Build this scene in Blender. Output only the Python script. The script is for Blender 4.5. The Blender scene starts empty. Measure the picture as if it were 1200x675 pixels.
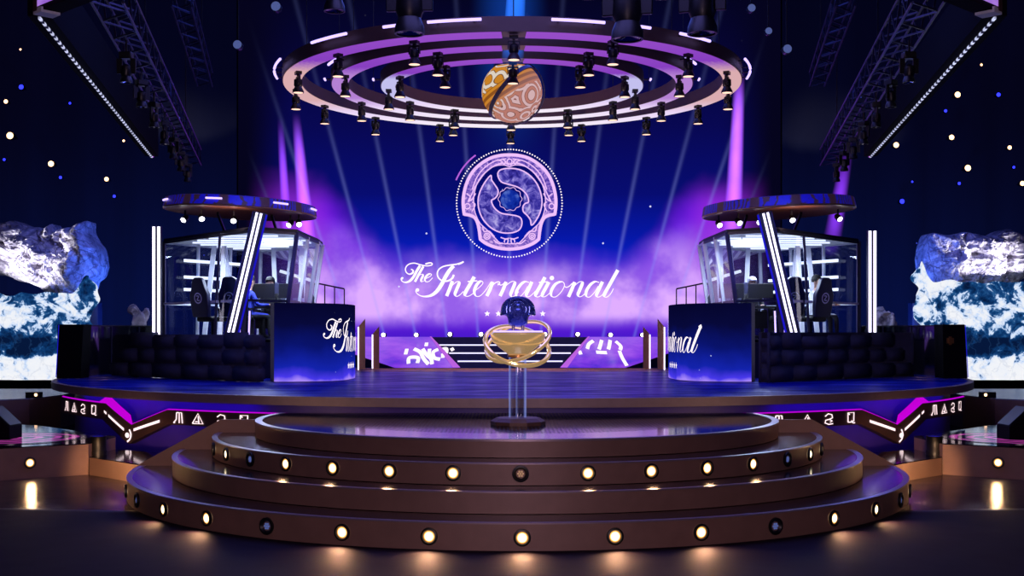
import bpy, bmesh, math, random
from mathutils import Vector, Matrix, noise
PI = math.pi
SC = bpy.context.scene
COL = SC.collection
random.seed(7)
F = 1400.0
CAMX, CAMZ = -0.184, 2.15
PX0, PY0 = 590.0, 390.0

def U(px, py, d):
    return Vector(((px-PX0)*d/F+CAMX, d, CAMZ-(py-PY0)*d/F))
def UX(px, d): return (px-PX0)*d/F+CAMX
def UZ(py, d): return CAMZ-(py-PY0)*d/F
ORD = ['first','second','third','fourth','fifth','sixth','seventh','eighth','ninth','tenth','eleventh','twelfth','thirteenth','fourteenth','fifteenth','sixteenth','seventeenth']

# ------------------------------------------------------------------ materials
def lin(c):
    if isinstance(c, str):
        c = [int(c[i:i+2], 16)/255 for i in (0, 2, 4)]
        return tuple(x/12.92 if x <= .04045 else ((x+.055)/1.055)**2.4 for x in c)
    return tuple(c)

class N:
    """small node-tree helper"""
    def __init__(s, name):
        s.m = bpy.data.materials.new(name); s.m.use_nodes = True
        s.t = s.m.node_tree; s.t.nodes.clear()
        s.out = s.n('ShaderNodeOutputMaterial')
    def n(s, typ, **kw):
        n = s.t.nodes.new(typ)
        for k, v in kw.items(): setattr(n, k, v)
        return n
    def l(s, a, b): s.t.links.new(a, b)
    def put(s, sock, v):
        if isinstance(v, bpy.types.NodeSocket): s.l(v, sock)
        elif v is not None:
            if isinstance(v, (tuple, list)) and len(v) == 3 and sock.type == 'RGBA': v = (*v, 1)
            sock.default_value = v
    def math(s, op, a, b=None, c=None, clamp=False):
        n = s.n('ShaderNodeMath', operation=op, use_clamp=clamp)
        for i, v in enumerate((a, b, c)):
            if v is not None: s.put(n.inputs[i], v)
        return n.outputs[0]
    def coord(s, which='Object'): return s.n('ShaderNodeTexCoord').outputs[which]
    def xyz(s, v):
        n = s.n('ShaderNodeSeparateXYZ'); s.l(v, n.inputs[0]); return n.outputs
    def comb(s, x, y, z):
        n = s.n('ShaderNodeCombineXYZ')
        for i, v in enumerate((x, y, z)): s.put(n.inputs[i], v)
        return n.outputs[0]
    def noise(s, vec, scale, detail=4, rough=.55, dist=0):
        n = s.n('ShaderNodeTexNoise'); s.l(vec, n.inputs['Vector'])
        n.inputs['Scale'].default_value = scale; n.inputs['Detail'].default_value = detail
        n.inputs['Roughness'].default_value = rough; n.inputs['Distortion'].default_value = dist
        return n.outputs['Fac']
    def smooth(s, v, a, b, lo=0., hi=1.):
        n = s.n('ShaderNodeMapRange', interpolation_type='SMOOTHSTEP')
        s.put(n.inputs['Value'], v); s.put(n.inputs['From Min'], a); s.put(n.inputs['From Max'], b)
        n.inputs['To Min'].default_value = lo; n.inputs['To Max'].default_value = hi
        return n.outputs[0]
    def mix(s, f, a, b, typ='MIX'):
        n = s.n('ShaderNodeMix', data_type='RGBA', blend_type=typ)
        s.put(n.inputs[0], f); s.put(n.inputs[6], a); s.put(n.inputs[7], b)
        return n.outputs[2]
    def ramp(s, f, stops, interp='LINEAR'):
        n = s.n('ShaderNodeValToRGB'); n.color_ramp.interpolation = interp
        e = n.color_ramp.elements
        while len(e) < len(stops): e.new(.5)
        for i, (p, c) in enumerate(stops):
            e[i].position = p; e[i].color = (*lin(c), 1)
        s.l(f, n.inputs[0]); return n.outputs[0]
    def stars(s, vec, scale, size, keep=.5):
        v = s.n('ShaderNodeTexVoronoi'); s.l(vec, v.inputs['Vector']); v.inputs['Scale'].default_value = scale
        a = s.math('LESS_THAN', v.outputs['Distance'], size)
        r = s.xyz(v.outputs['Color'])
        b = s.math('GREATER_THAN', r[0], 1-keep)
        return s.math('MULTIPLY', s.math('MULTIPLY', a, b), r[1])
    def emit(s, col, strength=1.):
        e = s.n('ShaderNodeEmission'); s.put(e.inputs[0], col); s.put(e.inputs[1], strength)
        s.l(e.outputs[0], s.out.inputs[0]); return s.m

def pbr(name, col, rough=.5, metal=0., var=.25, scale=8., bump=0., bscale=30., spec=.5, emit=None, es=0., rvar=0.):
    k = N(name); p = k.n('ShaderNodeBsdfPrincipled'); c = lin(col)
    co = k.coord()
    f = k.noise(co, scale)
    k.l(k.mix(f, tuple(x*(1-var) for x in c), tuple(min(1, x*(1+var)) for x in c)), p.inputs['Base Color'])
    p.inputs['Metallic'].default_value = metal
    if rvar:
        k.l(k.math('MULTIPLY_ADD', k.noise(co, scale*2), rvar, rough-rvar/2), p.inputs['Roughness'])
    else: p.inputs['Roughness'].default_value = rough
    p.inputs['Specular IOR Level'].default_value = spec
    if bump:
        b = k.n('ShaderNodeBump'); b.inputs['Strength'].default_value = bump; b.inputs['Distance'].default_value = .02
        k.l(k.noise(co, bscale, 6), b.inputs['Height']); k.l(b.outputs[0], p.inputs['Normal'])
    if emit:
        k.put(p.inputs['Emission Color'], (*lin(emit), 1)); p.inputs['Emission Strength'].default_value = es
    k.l(p.outputs[0], k.out.inputs[0]); return k.m

def glow(name, col, strength=1., var=.12, scale=3.):
    k = N(name); c = lin(col)
    f = k.noise(k.coord(), scale)
    return k.emit(k.mix(f, tuple(x*(1-var) for x in c), c), strength)

def glass(name, tint=(.75, .85, 1.), refl=.12, dark=0.):
    k = N(name)
    t = k.n('ShaderNodeBsdfTransparent'); t.inputs[0].default_value = (*[x*(1-dark) for x in tint], 1)
    g = k.n('ShaderNodeBsdfGlossy'); g.inputs['Roughness'].default_value = .03
    fr = k.n('ShaderNodeFresnel'); fr.inputs[0].default_value = 1.45
    sm = k.noise(k.coord(), 2.)
    f = k.math('ADD', k.math('MULTIPLY', fr.outputs[0], .8), k.math('MULTIPLY', sm, refl*.4), clamp=True)
    m = k.n('ShaderNodeMixShader'); k.l(f, m.inputs[0]); k.l(t.outputs[0], m.inputs[1]); k.l(g.outputs[0], m.inputs[2])
    k.l(m.outputs[0], k.out.inputs[0]); return k.m

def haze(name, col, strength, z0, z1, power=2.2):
    """light shaft painted as emission: brightest along the axis of the shaft, fading towards z0"""
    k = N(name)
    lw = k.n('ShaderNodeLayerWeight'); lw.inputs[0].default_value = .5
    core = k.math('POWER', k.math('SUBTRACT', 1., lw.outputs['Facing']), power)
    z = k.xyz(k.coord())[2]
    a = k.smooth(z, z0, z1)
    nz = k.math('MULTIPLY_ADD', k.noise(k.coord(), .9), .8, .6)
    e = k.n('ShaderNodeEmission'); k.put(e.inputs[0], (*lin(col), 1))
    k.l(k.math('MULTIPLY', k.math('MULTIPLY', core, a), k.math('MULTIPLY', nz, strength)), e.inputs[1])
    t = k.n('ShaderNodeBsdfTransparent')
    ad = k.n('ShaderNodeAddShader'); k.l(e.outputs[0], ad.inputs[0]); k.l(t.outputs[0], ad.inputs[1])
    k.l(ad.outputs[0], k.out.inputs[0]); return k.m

M = {}
M['bronze'] = pbr('bronze_paint', '75594f', .45, .2, .2, 5, .08, 90, rvar=.12)
M['bronze_dark'] = pbr('dark_bronze_paint', '3c2f2c', .5, .2, .2, 5)
M['lip'] = pbr('pale_lip', '8d7f86', .3, .6, .15, 10)
M['tread'] = pbr('glossy_tread', '17121a', .16, 0, .3, 4, rvar=.12)
def deck_mat():
    k = N('stage_deck'); c = k.coord(); x, y, z = k.xyz(c)
    sv = k.comb(k.math('MULTIPLY', x, .5), k.math('MULTIPLY', y, 1.6), 0.)
    n = k.noise(sv, 1.3, 5, .6); g = k.noise(c, 40, 3, .7)  # stretched noise paints streak reflections over the grainy blue
    f = k.math('ADD', k.math('MULTIPLY', n, .5), k.math('MULTIPLY', g, .5))
    p = k.n('ShaderNodeBsdfPrincipled')
    k.l(k.ramp(f, [(.36, '040736'), (.5, '0a1680'), (.64, '1a34c8')]), p.inputs['Base Color'])
    k.l(k.smooth(n, .45, .7, .004, .07), p.inputs['Specular IOR Level'])
    k.l(k.math('MULTIPLY_ADD', g, .25, .2), p.inputs['Roughness'])
    k.l(p.outputs[0], k.out.inputs[0]); return k.m
M['deck'] = deck_mat()
M['stairpaint'] = pbr('stair_blue', '0c1450', .5, 0, .3, 6, spec=.3)
M['rimpaint'] = pbr('stage_rim', '8a7674', .45, .2, .2, 8, .05, 80)
M['black'] = pbr('black_metal', '0b0b10', .4, .3, .3, 12)
M['blackmatte'] = pbr('black_matte', '040407', .9, 0, .3, 12, spec=.1)
M['blackgloss'] = pbr('black_gloss', '05060f', .08, 0, .3, 4)
M['navy'] = pbr('navy_panel', '0a0c26', .55, 0, .3, 4)
M['brown'] = pbr('brown_panel', '4a3330', .5, .1, .2, 6)
M['copper'] = pbr('copper_underside', '8a5a44', .45, .3, .2, 3)
M['gold'] = pbr('gold_trim', 'c08a50', .3, .9, .15, 9)
M['stone'] = pbr('dark_stone', '2a2a3c', .85, 0, .35, 5, .5, 14)
M['white'] = pbr('white_frame', 'd8dcee', .4, 0, .08, 8)
M['greyframe'] = pbr('grey_frame', '34364a', .4, .6, .2, 8)
M['led_white'] = glow('led_white', 'e8e0ff', 2.6)
M['led_stair'] = glow('led_stair_white', 'd9d4ff', 1.7)
M['led_violet'] = glow('led_violet', 'b9a4ff', 2.2)
def dash_mat():
    k = N('dashed_light_line'); x, y, z = k.xyz(k.coord())
    f = k.smooth(k.math('SINE', k.math('MULTIPLY', y, 24.)), -.2, .2)
    n = k.noise(k.coord(), .5, 2)
    return k.emit(k.mix(f, lin('20203c'), lin('c8ccf0')), k.math('MULTIPLY_ADD', n, 1.6, .3))
M['dashline'] = dash_mat()
M['led_blue'] = glow('led_blue', '2a22ff', .55)
M['magenta'] = glow('magenta_light', 'c400d8', 1.05)
M['rune'] = glow('rune_light', 'ffe2e6', 1.5)
M['purplewash'] = glow('purple_strip', '6a20f0', 5.)
def warm_lens():
    k = N('warm_lens'); x, y, z = k.xyz(k.coord())
    r = k.math('SQRT', k.math('ADD', k.math('POWER', x, 2.), k.math('POWER', z, 2.)))
    return k.emit(k.ramp(k.math('DIVIDE', r, .06), [(0, 'fff4d8'), (.55, 'ffe9b8'), (.8, 'ffb45c'), (1, 'd86a20')]), k.smooth(r, .058, .03, .9, 5.))
M['warm'] = warm_lens()
M['warm_dim'] = glow('warm_dim_lens', 'c89878', .7)
M['pend'] = glow('pendant_lens', 'ffcbb0', 1.8)
M['amber'] = glow('amber_lens', 'ffc490', 4.)
M['bluelens'] = glow('blue_lens', '2a30ff', 3.)
M['palelens'] = glow('pale_lens', '7486d8', .55, .5, 40)
M['whitelens'] = glow('white_lens', 'f4f2ff', 6.)
M['letter'] = glow('white_letters', 'fff2fa', 1.25, .06)
M['pinkline'] = glow('pink_outline', 'f3c4ff', 1.05)
M['pinkarc'] = glow('pink_arc', 'c86af0', .9)
M['booth_light'] = glow('booth_light', 'eef0ff', 1.8)
def slat_mat():
    k = N('white_slat_ceiling'); x, y, z = k.xyz(k.coord())
    f = k.smooth(k.math('SINE', k.math('MULTIPLY', y, 26.)), -.3, .3)
    p = k.n('ShaderNodeBsdfPrincipled'); k.l(k.mix(f, lin('8890b0'), lin('e0e4f4')), p.inputs['Base Color'])
    p.inputs['Emission Color'].default_value = (.7, .75, 1, 1); k.l(k.math('MULTIPLY_ADD', f, .16, .04), p.inputs['Emission Strength'])  # slats emit slightly, brightness added on top of the booth lamps
    k.l(p.outputs[0], k.out.inputs[0]); return k.m
M['ceilslat'] = slat_mat()
M['glass'] = glass('clear_glass')
M['darkglass'] = glass('smoked_glass', (.5, .55, .8), .12, .25)
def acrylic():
    k = N('painted_edge_acrylic'); lw = k.n('ShaderNodeLayerWeight'); lw.inputs[0].default_value = .5
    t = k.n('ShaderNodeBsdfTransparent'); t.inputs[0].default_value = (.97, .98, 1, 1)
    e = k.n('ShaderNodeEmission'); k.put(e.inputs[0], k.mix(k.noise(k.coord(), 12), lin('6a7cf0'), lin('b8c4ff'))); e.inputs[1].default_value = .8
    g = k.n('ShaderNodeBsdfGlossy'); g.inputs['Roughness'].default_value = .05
    a = k.n('ShaderNodeMixShader'); k.l(k.math('POWER', lw.outputs['Facing'], 4.), a.inputs[0]); k.l(t.outputs[0], a.inputs[1]); k.l(e.outputs[0], a.inputs[2])  # pale edge highlights painted in as emission by view angle
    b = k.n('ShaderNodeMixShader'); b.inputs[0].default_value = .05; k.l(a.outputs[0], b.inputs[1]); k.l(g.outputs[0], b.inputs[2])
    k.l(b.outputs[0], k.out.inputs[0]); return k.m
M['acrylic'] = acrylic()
M['truss'] = pbr('truss_metal', '3a3c58', .35, .7, .2, 8)
M['cable'] = pbr('black_cable', '0a0a0a', .7)

def wings_mat():
    k = N('canopy_rim_panels'); g = k.coord('Generated'); c = k.coord()
    x = k.xyz(c)
    ang = k.math('ARCTAN2', x[1], x[0])
    cell = k.math('FRACT', k.math('MULTIPLY', ang, 12/(2*PI)))
    pan = k.smooth(k.math('ABSOLUTE', k.math('SUBTRACT', cell, .5)), .42, .34)
    wav = k.n('ShaderNodeTexWave', wave_type='RINGS'); k.l(c, wav.inputs['Vector']); wav.inputs['Scale'].default_value = 5.; wav.inputs['Distortion'].default_value = 6.
    col = k.mix(k.math('MULTIPLY', pan, k.smooth(wav.outputs['Fac'], .2, .5)), lin('3a2430'), lin('1c18a8'))
    p = k.n('ShaderNodeBsdfPrincipled'); k.l(col, p.inputs['Base Color']); p.inputs['Roughness'].default_value = .4
    k.l(col, p.inputs['Emission Color']); p.inputs['Emission Strength'].default_value = .38
    k.l(p.outputs[0], k.out.inputs[0]); return k.m
M['wings'] = wings_mat()

def screen_mat():
    k = N('main_screen_image'); c = k.coord(); x, _, z = k.xyz(c)
    ax = k.math('ABSOLUTE', x)
    base = k.ramp(k.math('DIVIDE', z, 10.6), [(0, '1a0fb8'), (.2, '0720c8'), (.30, '0616a0'), (.42, '070c6e'), (.62, '080850'), (.85, '060530'), (1, '040420')])
    n1 = k.noise(c, .45, 3, .5); n2 = k.smooth(k.noise(c, .62, 4, .5), .36, .66)
    zt = k.math('ADD', k.smooth(ax, 3.4, 6.0, 2.6, 4.9), k.math('MULTIPLY_ADD', n1, 1.4, -.7))
    m = k.smooth(k.math('SUBTRACT', z, zt), -1.15, .35, 1., 0.)
    bell = k.math('MULTIPLY', k.smooth(z, .1, .9), k.smooth(z, 3.9, 1.2))
    lil = k.math('MULTIPLY', bell, k.math('MULTIPLY_ADD', n2, .85, .26), clamp=True)
    fog = k.mix(lil, lin('6a18dc'), lin('dcaaff'))
    fog = k.mix(k.smooth(z, .7, .0), fog, lin('4a18c8'))
    side = k.math('MULTIPLY', k.smooth(ax, 5.2, 6.4), k.smooth(z, 1.0, 3.0))
    fog = k.mix(k.math('MULTIPLY', side, .6), fog, lin('a030d8'))
    col = k.mix(m, base, fog)
    u = k.math('DIVIDE', x, k.math('ADD', z, 14.5))
    beam = k.math('POWER', k.math('ABSOLUTE', k.math('COSINE', k.math('MULTIPLY', u, PI/.0665))), 90.)
    beam = k.math('MULTIPLY', beam, k.smooth(z, 9.0, 1.0, .035, .22))  # footlight beams painted into the screen's own glow
    col = k.mix(beam, col, lin('8f9cff'))
    col = k.mix(k.stars(c, 1.6, .05, .5), col, lin('dcdcff'))
    mid = k.math('MULTIPLY', k.smooth(k.math('ABSOLUTE', x), 1.3, .1), k.smooth(z, 5.0, 9.0))
    col = k.mix(k.math('MULTIPLY', mid, .35), col, lin('1450c8'))
    fade = k.smooth(ax, 8.2, 6.4)
    return k.emit(k.mix(fade, lin('05041c'), col), 1.05)
M['screen'] = screen_mat()

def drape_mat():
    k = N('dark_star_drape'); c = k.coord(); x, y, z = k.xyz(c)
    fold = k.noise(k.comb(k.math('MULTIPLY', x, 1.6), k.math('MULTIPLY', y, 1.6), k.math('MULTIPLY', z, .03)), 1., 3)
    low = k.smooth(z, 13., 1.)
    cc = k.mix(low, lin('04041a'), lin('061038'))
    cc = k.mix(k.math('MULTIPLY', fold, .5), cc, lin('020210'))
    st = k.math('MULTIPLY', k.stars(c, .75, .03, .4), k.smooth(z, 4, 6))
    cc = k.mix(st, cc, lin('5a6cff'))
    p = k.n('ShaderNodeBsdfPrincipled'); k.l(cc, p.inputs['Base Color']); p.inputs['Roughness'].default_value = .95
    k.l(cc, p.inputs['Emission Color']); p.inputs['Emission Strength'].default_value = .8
    k.l(p.outputs[0], k.out.inputs[0]); return k.m
M['drape'] = drape_mat()

def floor_mat():
    k = N('hall_floor'); c = k.coord(); x, y, z = k.xyz(c)
    p = k.n('ShaderNodeBsdfPrincipled')
    d = k.math('SQRT', k.math('ADD', k.math('POWER', x, 2.), k.math('POWER', k.math('SUBTRACT', y, 60.), 2.)))
    gloss = k.smooth(d, 46.0, 45.75)
    nz = k.noise(c, 2.5, 5); nf = k.noise(c, 60., 3)
    k.l(k.mix(gloss, k.mix(nf, lin('0d0714'), lin('1c101f')), k.mix(nz, lin('0e0b1a'), lin('18121f'))), p.inputs['Base Color'])
    k.l(k.math('ADD', k.math('MULTIPLY', gloss, -.46), k.math('MULTIPLY_ADD', nz, .1, .66)), p.inputs['Roughness'])
    k.l(k.math('MULTIPLY_ADD', gloss, .4, .1), p.inputs['Specular IOR Level'])
    b = k.n('ShaderNodeBump'); b.inputs['Strength'].default_value = .12; b.inputs['Distance'].default_value = .01
    k.l(nf, b.inputs['Height']); k.l(b.outputs[0], p.inputs['Normal'])
    k.l(p.outputs[0], k.out.inputs[0]); return k.m
M['floor'] = floor_mat()

def ledbox_mat():
    k = N('led_wall_image'); c = k.coord(); x, y, z = k.xyz(c)
    n = k.noise(c, 1.2, 3)
    col = k.ramp(k.math('ADD', k.math('DIVIDE', z, 1.6), k.math('MULTIPLY_ADD', n, .3, -.15)), [(0, 'a888ff'), (.06, '4a3af0'), (.18, '1424b0'), (.45, '0a1470'), (.7, '080a3c'), (1, '06062c')])
    col = k.mix(k.stars(c, 4.5, .06, .35), col, lin('c8d0ff'))
    return k.emit(col, .95)
M['ledbox'] = ledbox_mat()

def podium_led():
    k = N('podium_led_floor'); c = k.coord(); x, y, z = k.xyz(c)
    d = k.math('MULTIPLY', k.math('SINE', k.math('MULTIPLY', x, 62.)), k.math('SINE', k.math('MULTIPLY', y, 40.)))
    dots = k.smooth(d, .3, .8)
    p = k.n('ShaderNodeBsdfPrincipled')
    k.l(k.mix(dots, lin('030306'), lin('0c0c16')), p.inputs['Base Color']); pass; 
    rr = k.math('SQRT', k.math('ADD', k.math('POWER', x, 2.), k.math('POWER', k.math('SUBTRACT', y, 3.65), 2.)))
    inn = k.smooth(rr, 2.85, 2.75)
    k.l(k.math('MULTIPLY_ADD', inn, -.26, .3), p.inputs['Specular IOR Level'])
    k.l(k.math('MULTIPLY_ADD', k.math('MULTIPLY', dots, inn), .3, .08), p.inputs['Roughness'])
    k.l(p.outputs[0], k.out.inputs[0]); return k.m
M['podium'] = podium_led()

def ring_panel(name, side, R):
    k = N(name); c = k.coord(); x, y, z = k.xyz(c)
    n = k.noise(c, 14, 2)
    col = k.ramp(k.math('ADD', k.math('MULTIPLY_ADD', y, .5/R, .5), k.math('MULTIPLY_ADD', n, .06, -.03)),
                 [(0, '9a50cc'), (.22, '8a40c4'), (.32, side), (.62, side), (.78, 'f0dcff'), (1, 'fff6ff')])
    return k.emit(col, .95)  # underside brightness put in as glow, violet in front to white at rear

def globe_mat():
    k = N('swirl_lantern_skin'); c = k.coord(); x, y, z = k.xyz(c)
    t = k.math('ADD', k.math('MULTIPLY', x, -.5), k.math('MULTIPLY', z, .87))
    v = k.n('ShaderNodeTexVoronoi'); v.inputs['Scale'].default_value = 2.6
    k.l(c, v.inputs['Vector'])
    spi = k.math('SINE', k.math('ADD', k.math('MULTIPLY', v.outputs['Distance'], 22.), k.math('MULTIPLY', k.noise(c, 2., 1), 9.)))
    sw = k.smooth(spi, -.1, .05); ed = k.smooth(k.math('ABSOLUTE', spi), .28, .12)
    warm = k.smooth(k.math('ADD', k.math('MULTIPLY', x, -1.), z), -.35, .35)  # light on the globe painted in: gold upper left, pinkish lower right
    gold = k.mix(warm, lin('c98478'), lin('dd8f2c')); cream = k.mix(warm, lin('e8c0c4'), lin('f2e4d4'))
    col = k.mix(sw, cream, gold)
    col = k.mix(ed, col, lin('6a3a2c'))
    band = k.smooth(k.math('ABSOLUTE', k.math('SUBTRACT', t, .05)), .17, .15)
    bl = k.math('SINE', k.math('MULTIPLY', t, 48.))
    col = k.mix(band, col, k.mix(k.smooth(bl, -.1, .3), k.mix(warm, lin('a07070'), lin('9a5a20')), gold))
    return k.emit(col, .8)
M['globe'] = globe_mat()

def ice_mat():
    k = N('glowing_ice_relief'); c = k.coord(); x, y, z = k.xyz(c)
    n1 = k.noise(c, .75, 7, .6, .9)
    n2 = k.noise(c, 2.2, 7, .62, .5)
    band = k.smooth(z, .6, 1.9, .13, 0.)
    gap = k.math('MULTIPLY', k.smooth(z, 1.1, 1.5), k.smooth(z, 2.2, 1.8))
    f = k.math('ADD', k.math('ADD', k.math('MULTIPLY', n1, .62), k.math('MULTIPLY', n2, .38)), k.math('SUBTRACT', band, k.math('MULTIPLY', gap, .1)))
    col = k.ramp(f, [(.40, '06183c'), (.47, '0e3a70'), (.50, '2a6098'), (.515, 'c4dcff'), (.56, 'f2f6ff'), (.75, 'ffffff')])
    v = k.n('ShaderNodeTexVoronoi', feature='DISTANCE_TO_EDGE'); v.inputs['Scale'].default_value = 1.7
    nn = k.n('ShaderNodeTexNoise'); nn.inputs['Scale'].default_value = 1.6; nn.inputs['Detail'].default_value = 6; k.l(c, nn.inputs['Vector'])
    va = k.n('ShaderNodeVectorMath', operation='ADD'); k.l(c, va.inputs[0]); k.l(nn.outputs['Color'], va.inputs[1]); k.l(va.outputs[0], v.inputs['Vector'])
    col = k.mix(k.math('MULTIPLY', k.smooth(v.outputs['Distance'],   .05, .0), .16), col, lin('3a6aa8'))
    return k.emit(col, .95)  # bright and dark ice patches emitted as a screen image
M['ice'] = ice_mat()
def rock_mat():
    k = N('craggy_pale_rock'); c = k.coord()
    n = k.noise(c, 1.6, 8, .65, .8)
    vec = k.n('ShaderNodeVectorMath', operation='ADD'); nn = k.n('ShaderNodeTexNoise'); nn.inputs['Scale'].default_value = 1.3; nn.inputs['Detail'].default_value = 5
    k.l(c, nn.inputs['Vector']); k.l(c, vec.inputs[0]); k.l(nn.outputs['Color'], vec.inputs[1])
    v = k.n('ShaderNodeTexVoronoi', feature='DISTANCE_TO_EDGE'); v.inputs['Scale'].default_value = 1.5; k.l(vec.outputs[0], v.inputs['Vector'])
    cr = k.smooth(v.outputs['Distance'], -.03, .06)
    col = k.mix(cr, lin('4a4458'), k.ramp(n, [(.3, '5c5668'), (.45, 'a8a2b0'), (.6, 'dcd6de')]))
    p = k.n('ShaderNodeBsdfPrincipled'); k.l(col, p.inputs['Base Color']); p.inputs['Roughness'].default_value = .9
    bmp = k.n('ShaderNodeBump'); bmp.inputs['Strength'].default_value = .9; bmp.inputs['Distance'].default_value = .09
    k.l(k.math('ADD', n, k.math('MULTIPLY', cr, .25)), bmp.inputs['Height']); k.l(bmp.outputs[0], p.inputs['Normal'])
    k.l(p.outputs[0], k.out.inputs[0]); return k.m
M['rock'] = rock_mat()

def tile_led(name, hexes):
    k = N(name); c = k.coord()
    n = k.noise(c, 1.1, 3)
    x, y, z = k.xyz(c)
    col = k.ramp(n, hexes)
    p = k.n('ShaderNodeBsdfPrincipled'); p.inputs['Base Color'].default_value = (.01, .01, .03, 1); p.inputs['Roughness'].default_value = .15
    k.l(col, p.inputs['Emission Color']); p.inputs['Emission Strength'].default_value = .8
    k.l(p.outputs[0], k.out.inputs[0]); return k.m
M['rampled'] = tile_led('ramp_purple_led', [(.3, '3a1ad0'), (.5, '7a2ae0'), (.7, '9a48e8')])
M['topled'] = tile_led('purple_hung_led', [(.3, '9a60e0'), (.5, 'b884f0'), (.7, '8a48d8')])

def recess_mat():
    k = N('stage_recess'); c = k.coord(); x, y, z = k.xyz(c)
    p = k.n('ShaderNodeBsdfPrincipled'); n = k.noise(c, 3, 3)
    k.l(k.mix(n, lin('3a2a90'), lin('4a34a8')), p.inputs['Base Color']); p.inputs['Roughness'].default_value = .4
    k.l(p.outputs[0], k.out.inputs[0]); return k.m
M['recess'] = recess_mat()

def pinkswirl():
    k = N('pink_swirl_glow'); c = k.coord(); x, y, z = k.xyz(c)
    w = k.n('ShaderNodeTexWave', wave_type='RINGS', rings_direction='Z'); k.l(c, w.inputs['Vector']); w.inputs['Scale'].default_value = 1.2; w.inputs['Distortion'].default_value = 5.; w.inputs['Detail'].default_value = 4
    r = k.math('SQRT', k.math('ADD', k.math('POWER', x, 2.), k.math('POWER', y, 2.)))
    col = k.mix(k.smooth(w.outputs['Fac'], .45, .75), lin('160a20'), lin('b03a98'))
    col = k.mix(k.smooth(r, 1.1, .95), lin('04040c'), col)
    p = k.n('ShaderNodeBsdfPrincipled'); p.inputs['Base Color'].default_value = (.01, .01, .02, 1); p.inputs['Roughness'].default_value = .12
    k.l(col, p.inputs['Emission Color']); p.inputs['Emission Strength'].default_value = .8
    k.l(p.outputs[0], k.out.inputs[0]); return k.m
M['pinkswirl'] = pinkswirl()

def swoosh_mat():
    k = N('emblem_fill'); c = k.coord()
    n = k.noise(c, 3.2, 6, .65, 1.2)
    return k.emit(k.ramp(n, [(.3, '1c1270'), (.45, '3f36a8'), (.55, '7a6cd0'), (.68, 'c0b4f4')]), .9)
M['swoosh'] = swoosh_mat()
def frame_mat():
    k = N('emblem_frame_fill'); c = k.coord()
    n = k.noise(c, 5, 5, .6, 2.)
    return k.emit(k.ramp(n, [(.3, '2a1c8c'), (.45, '6a50c0'), (.58, 'b088e0'), (.7, 'e0b8f6')]), .92)
M['frame'] = frame_mat()
def orb_mat():
    k = N('emblem_orb'); c = k.coord()
    n = k.noise(c, 3.5, 6, .6)
    return k.emit(k.ramp(n, [(.3, '081c90'), (.5, '1838b4'), (.7, '6a88e0')]), .85)
M['orb'] = orb_mat()

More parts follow.
